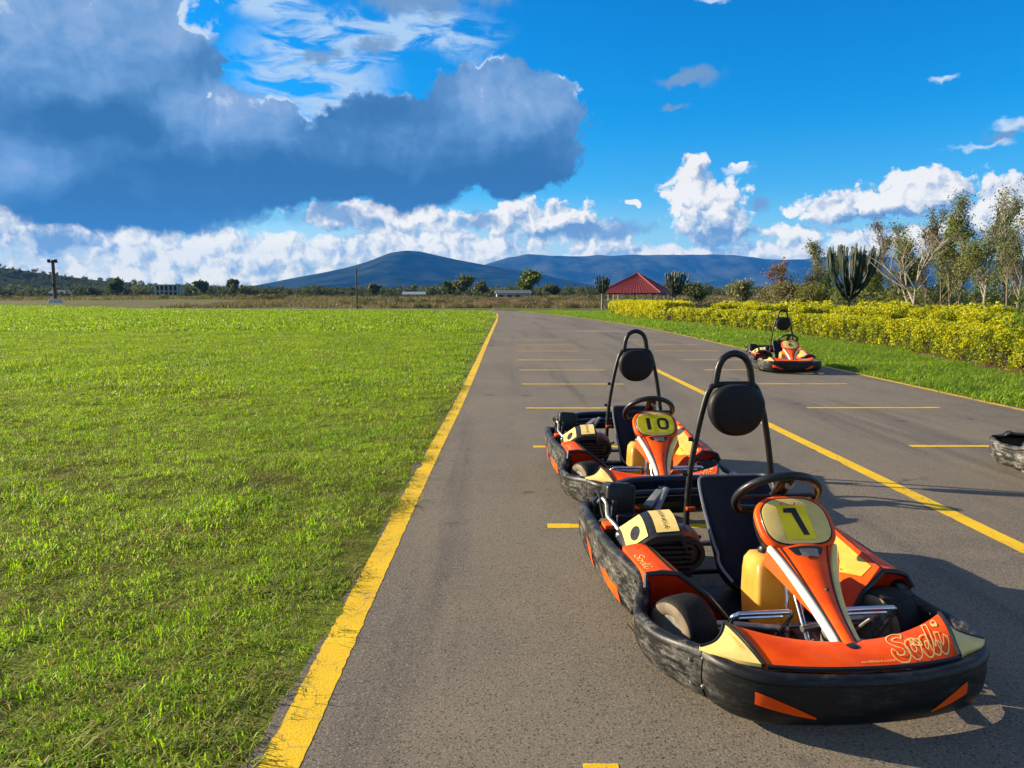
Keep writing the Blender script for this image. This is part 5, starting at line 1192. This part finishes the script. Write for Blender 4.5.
far_tree(528, 175, 276.5, 'broad light green tree right of the low white building', 44, (M_far2, M_sap2), .95, 7, .38)
far_tree(553, 190, 287, 'low dark green tree right of the broad light green one', 49, (M_far,), .9, 7, .4)
far_tree(122, 330, 284, 'dark tree standing above the treeline left of the pale two-storey house', 45, (M_far,), per=8, lsz=.7)
far_tree(205, 330, 284, 'bushy dark tree right of the pale two-storey house', 46, (M_far,), per=8, lsz=.7)
far_tree(236, 340, 283, 'broad dark tree of the treeline between house and mountain', 47, (M_far,), per=8, lsz=.7)
far_tree(377, 300, 286, 'small round tree below the mountain slope', 48, (M_far, M_far2), per=7, lsz=.5)

# ---------------------------------------------------------------- shelter, far buildings, poles
M_roofr = mat("red_sheet_roof", (.17, .014, .013), .55, var=.15, vscale=2.5)
M_ridge = mat("red_ridge_cap", (.26, .04, .03), .5, var=.1)
M_ivory = mat("pale_plaster", (.36, .36, .33), .85, var=.12, vscale=1.2)
M_mint = mat("pale_green_plaster", (.28, .33, .29), .85, var=.12, vscale=1.2)
M_shade = mat("dark_opening", (.02, .022, .024), .8, var=.2)
M_gre = mat("grey_sheet_roof", (.15, .165, .18), .55, var=.2, vscale=1.0)
M_wood = mat("weathered_post", (.085, .065, .045), .9, var=.35, vscale=8, bump=.5, bscale=40)
M_conc = mat("pale_concrete", (.55, .50, .43), .9, var=.25, vscale=5, bump=.4, bscale=40)
t = thing('shelter', 'open shelter with a red pyramid roof behind the yellow hedge', 'shelter', (17.0, 100, -.02), R(-24))
w = 3.9; ez, az_ = 1.95, 4.45; mb = MB(); E4 = [(-w, -w, ez), (w, -w, ez), (w, w, ez), (-w, w, ez)]
for i in range(4):
    a, b = Vector(E4[i]), Vector(E4[(i + 1) % 4]); ap = Vector((0, 0, az_)); nn = 36
    def rf(u, v, a=a, b=b, ap=ap):
        p = a.lerp(b, u).lerp(ap, v * .985); n_ = (b - a).cross(ap - a).normalized(); return p + n_ * .02 * math.sin(u * 2 * math.pi * 18)
    mb.grid(rf, 72, 1)
ro = mb.build('roof', M_roofr, t, smooth=0)
for c in E4: MB().tube([Vector(c) + Vector((0, 0, .03)), (0, 0, az_ + .03)], .085, 6).build('ridge_cap', M_ridge, ro)
MB().tube([Vector(c) - Vector((0, 0, .05)) for c in E4], .07, 4, closed=True).build('eaves_board', M_roofr, ro)
for i in range(4):
    for f in ((0, .33, .67)): MB().tube([Vector(E4[i]).lerp(Vector(E4[(i + 1) % 4]), f) * .9 * Vector((1, 1, 0)) if False else Vector((Vector(E4[i]).lerp(Vector(E4[(i + 1) % 4]), f).x * .9, Vector(E4[i]).lerp(Vector(E4[(i + 1) % 4]), f).y * .9, z)) for z in (0, ez)], .085, 8).build('post', M_conc, t)
for i in range(4):
    a, b = Vector(E4[i]) * .9, Vector(E4[(i + 1) % 4]) * .9; c = (a + b) / 2; MB().box((c.x, c.y, .45), ((b - a).length - .3, .14, .9), (0, 0, math.atan2((b - a).y, (b - a).x))).build('low_wall', mat("brown_wall", (.20, .14, .10), .9), t)

t = thing('house', 'pale green two-storey house with a row of dark openings on the plain', 'house', (at(173, 300), 300, ground_z(at(173, 300), 300)), R(8))
MB().box((0, 0, 2.4), (9.0, 7, 4.8)).build('wall', M_mint, t); MB().box((0, -.2, 4.95), (9.6, 8.0, .35), (0, 0, 0), .05).build('roof_slab', M_ivory, t); MB().box((0, -4.0, 2.5), (9.4, 1.1, .22)).build('balcony_slab', M_ivory, t)
for i in range(6): MB().box((-4.0 + 1.6 * i, -4.3, 2.4), (.32, .32, 4.8)).build('column', M_ivory, t)
for z in (1.3, 3.7):
    for i in range(5): MB().box((-3.2 + 1.6 * i, -3.52, z), (.95, .08, 1.6)).build('window', M_shade, t)
def shed(px, y, w_, d_, h_, label, wall, roof, rz, nw):
    t = thing('long_building', label, 'building', (at(px, y), y, ground_z(at(px, y), y)), R(rz)); MB().box((0, 0, h_ / 2), (w_, d_, h_)).build('wall', wall, t)
    mb = MB(); a = w_ / 2 + .3; e = d_ / 2 + .3; V_ = [(-a, -e, h_), (a, -e, h_), (a, e, h_), (-a, e, h_), (-a, 0, h_ + .22 * d_), (a, 0, h_ + .22 * d_)]; mb.v = V_; [mb.face(f) for f in ((0, 1, 5, 4), (2, 3, 4, 5), (0, 4, 3), (1, 2, 5), (0, 3, 2, 1))]; mb.build('roof', roof, t, smooth=0)
    for i in range(nw): MB().box((-w_ / 2 + w_ * (i + .5) / nw, -d_ / 2 - .03, h_ * .52), (w_ / nw * .55, .08, h_ * .38)).build('window', M_shade, t)
shed(513, 168, 7.2, 3.2, 1.35, 'low white building with a strip of dark windows beside the broad light green tree', M_ivory, M_gre, 4, 4)
shed(415, 320, 9, 5, 1.5, 'distant low pale-roofed shed under the mountain', M_gre, mat("pale_sheet_roof", (.30, .36, .40), .5, var=.1), 2, 5)
shed(18, 380, 16, 8, 3.0, 'grey-roofed building under the hill at the left edge', M_gre, M_gre, -6, 4)
shed(70, 360, 11, 7, 2.0, 'low grey-blue shed behind the near lamp post', M_gre, mat("blue_grey_roof", (.15, .19, .22), .5, var=.1), 5, 4)

x0, y0 = at(60, 128), 128
t = thing('lamp_post', 'dark lamp post with cross-arm on a white block at the lawn edge', 'lamp post', (x0, y0, -.02))
MB().lathe([(.30, .0), (.28, .9), (.25, 6.0), (.24, 7.4)], (0, 0, 0), 'z', 12).build('pole', M_wood, t); MB().box((0, 0, 7.05), (1.5, .18, .22), (0, 0, R(12)), .03).build('cross_arm', M_wood, t)
for s in (-1, 1): MB().box((s * .55, -.15, 7.25), (.42, .38, .45), (R(20), 0, R(12)), .05).build('lamp', M_trim, t)
MB().box((0, 0, .52), (2.0, 1.5, 1.05), (0, 0, R(10)), .12, taper=.8).build('base_block', M_conc, t); MB().box((.02, -.2, 3.3), (.4, .25, .6), (0, 0, 0), .03).build('switch_box', M_trim, t)
t = thing('wooden_pole', 'plain thin wooden pole at the far end of the lawn', 'pole', (at(358, 92), 92, -.02)); MB().lathe([(.10, 0), (.095, 2), (.08, 4.75), (.05, 4.82)], (0, 0, 0), 'z', 10).build('shaft', M_wood, t)
MB().box((0, 0, 4.55), (.30, .07, .06)).build('pin', M_wood, t)
t = thing('sign_post', 'short post with a small dark board beside the broad light green tree', 'sign post', (at(547, 160), 160, ground_z(at(547, 160), 160))); MB().tube([(0, 0, 0), (0, 0, 2.0)], .09, 8).build('post', M_wood, t); MB().box((0, -.08, 1.95), (.9, .06, .55)).build('board', M_trim, t)
# dry straw caught under the flank of the front kart
mb = MB(); r_ = random.Random(2)
for k_ in range(9):
    p = Vector((.585 + r_.uniform(-.03, .03), 3.23 + r_.uniform(-.05, .05), .0)); q = p + Vector((r_.uniform(-.07, .05), r_.uniform(-.06, .06), r_.uniform(.05, .17))); mb.tube([p, p.lerp(q, .5) + Vector((r_.uniform(-.02, .02), 0, .02)), q], .0022, 4)
tag(mb.build('straw_wisp', M_straw), 'wisp of dry straw on the asphalt by the flank of the number 1 kart', 'straw', kind='stuff')

# ---------------------------------------------------------------- the air itself
mb = MB(); mb.box((0, 3900, 248), (19000, 9600, 508)); hz = mb.build('haze', None or M_ground, smooth=0); hz.data.materials.clear()
m = bpy.data.materials.new("air"); m.use_nodes = True; g = NT(m.node_tree); g.n.remove(g.n['Principled BSDF']); pv = g.node('ShaderNodeVolumePrincipled')
pv.inputs['Color'].default_value = (.035, .30, 1.0, 1); pv.inputs['Density'].default_value = HAZE; pv.inputs['Anisotropy'].default_value = .0
g.l.new(pv.outputs[0], g.n['Material Output'].inputs['Volume']); hz.data.materials.append(m); tag(hz, kind='stuff')
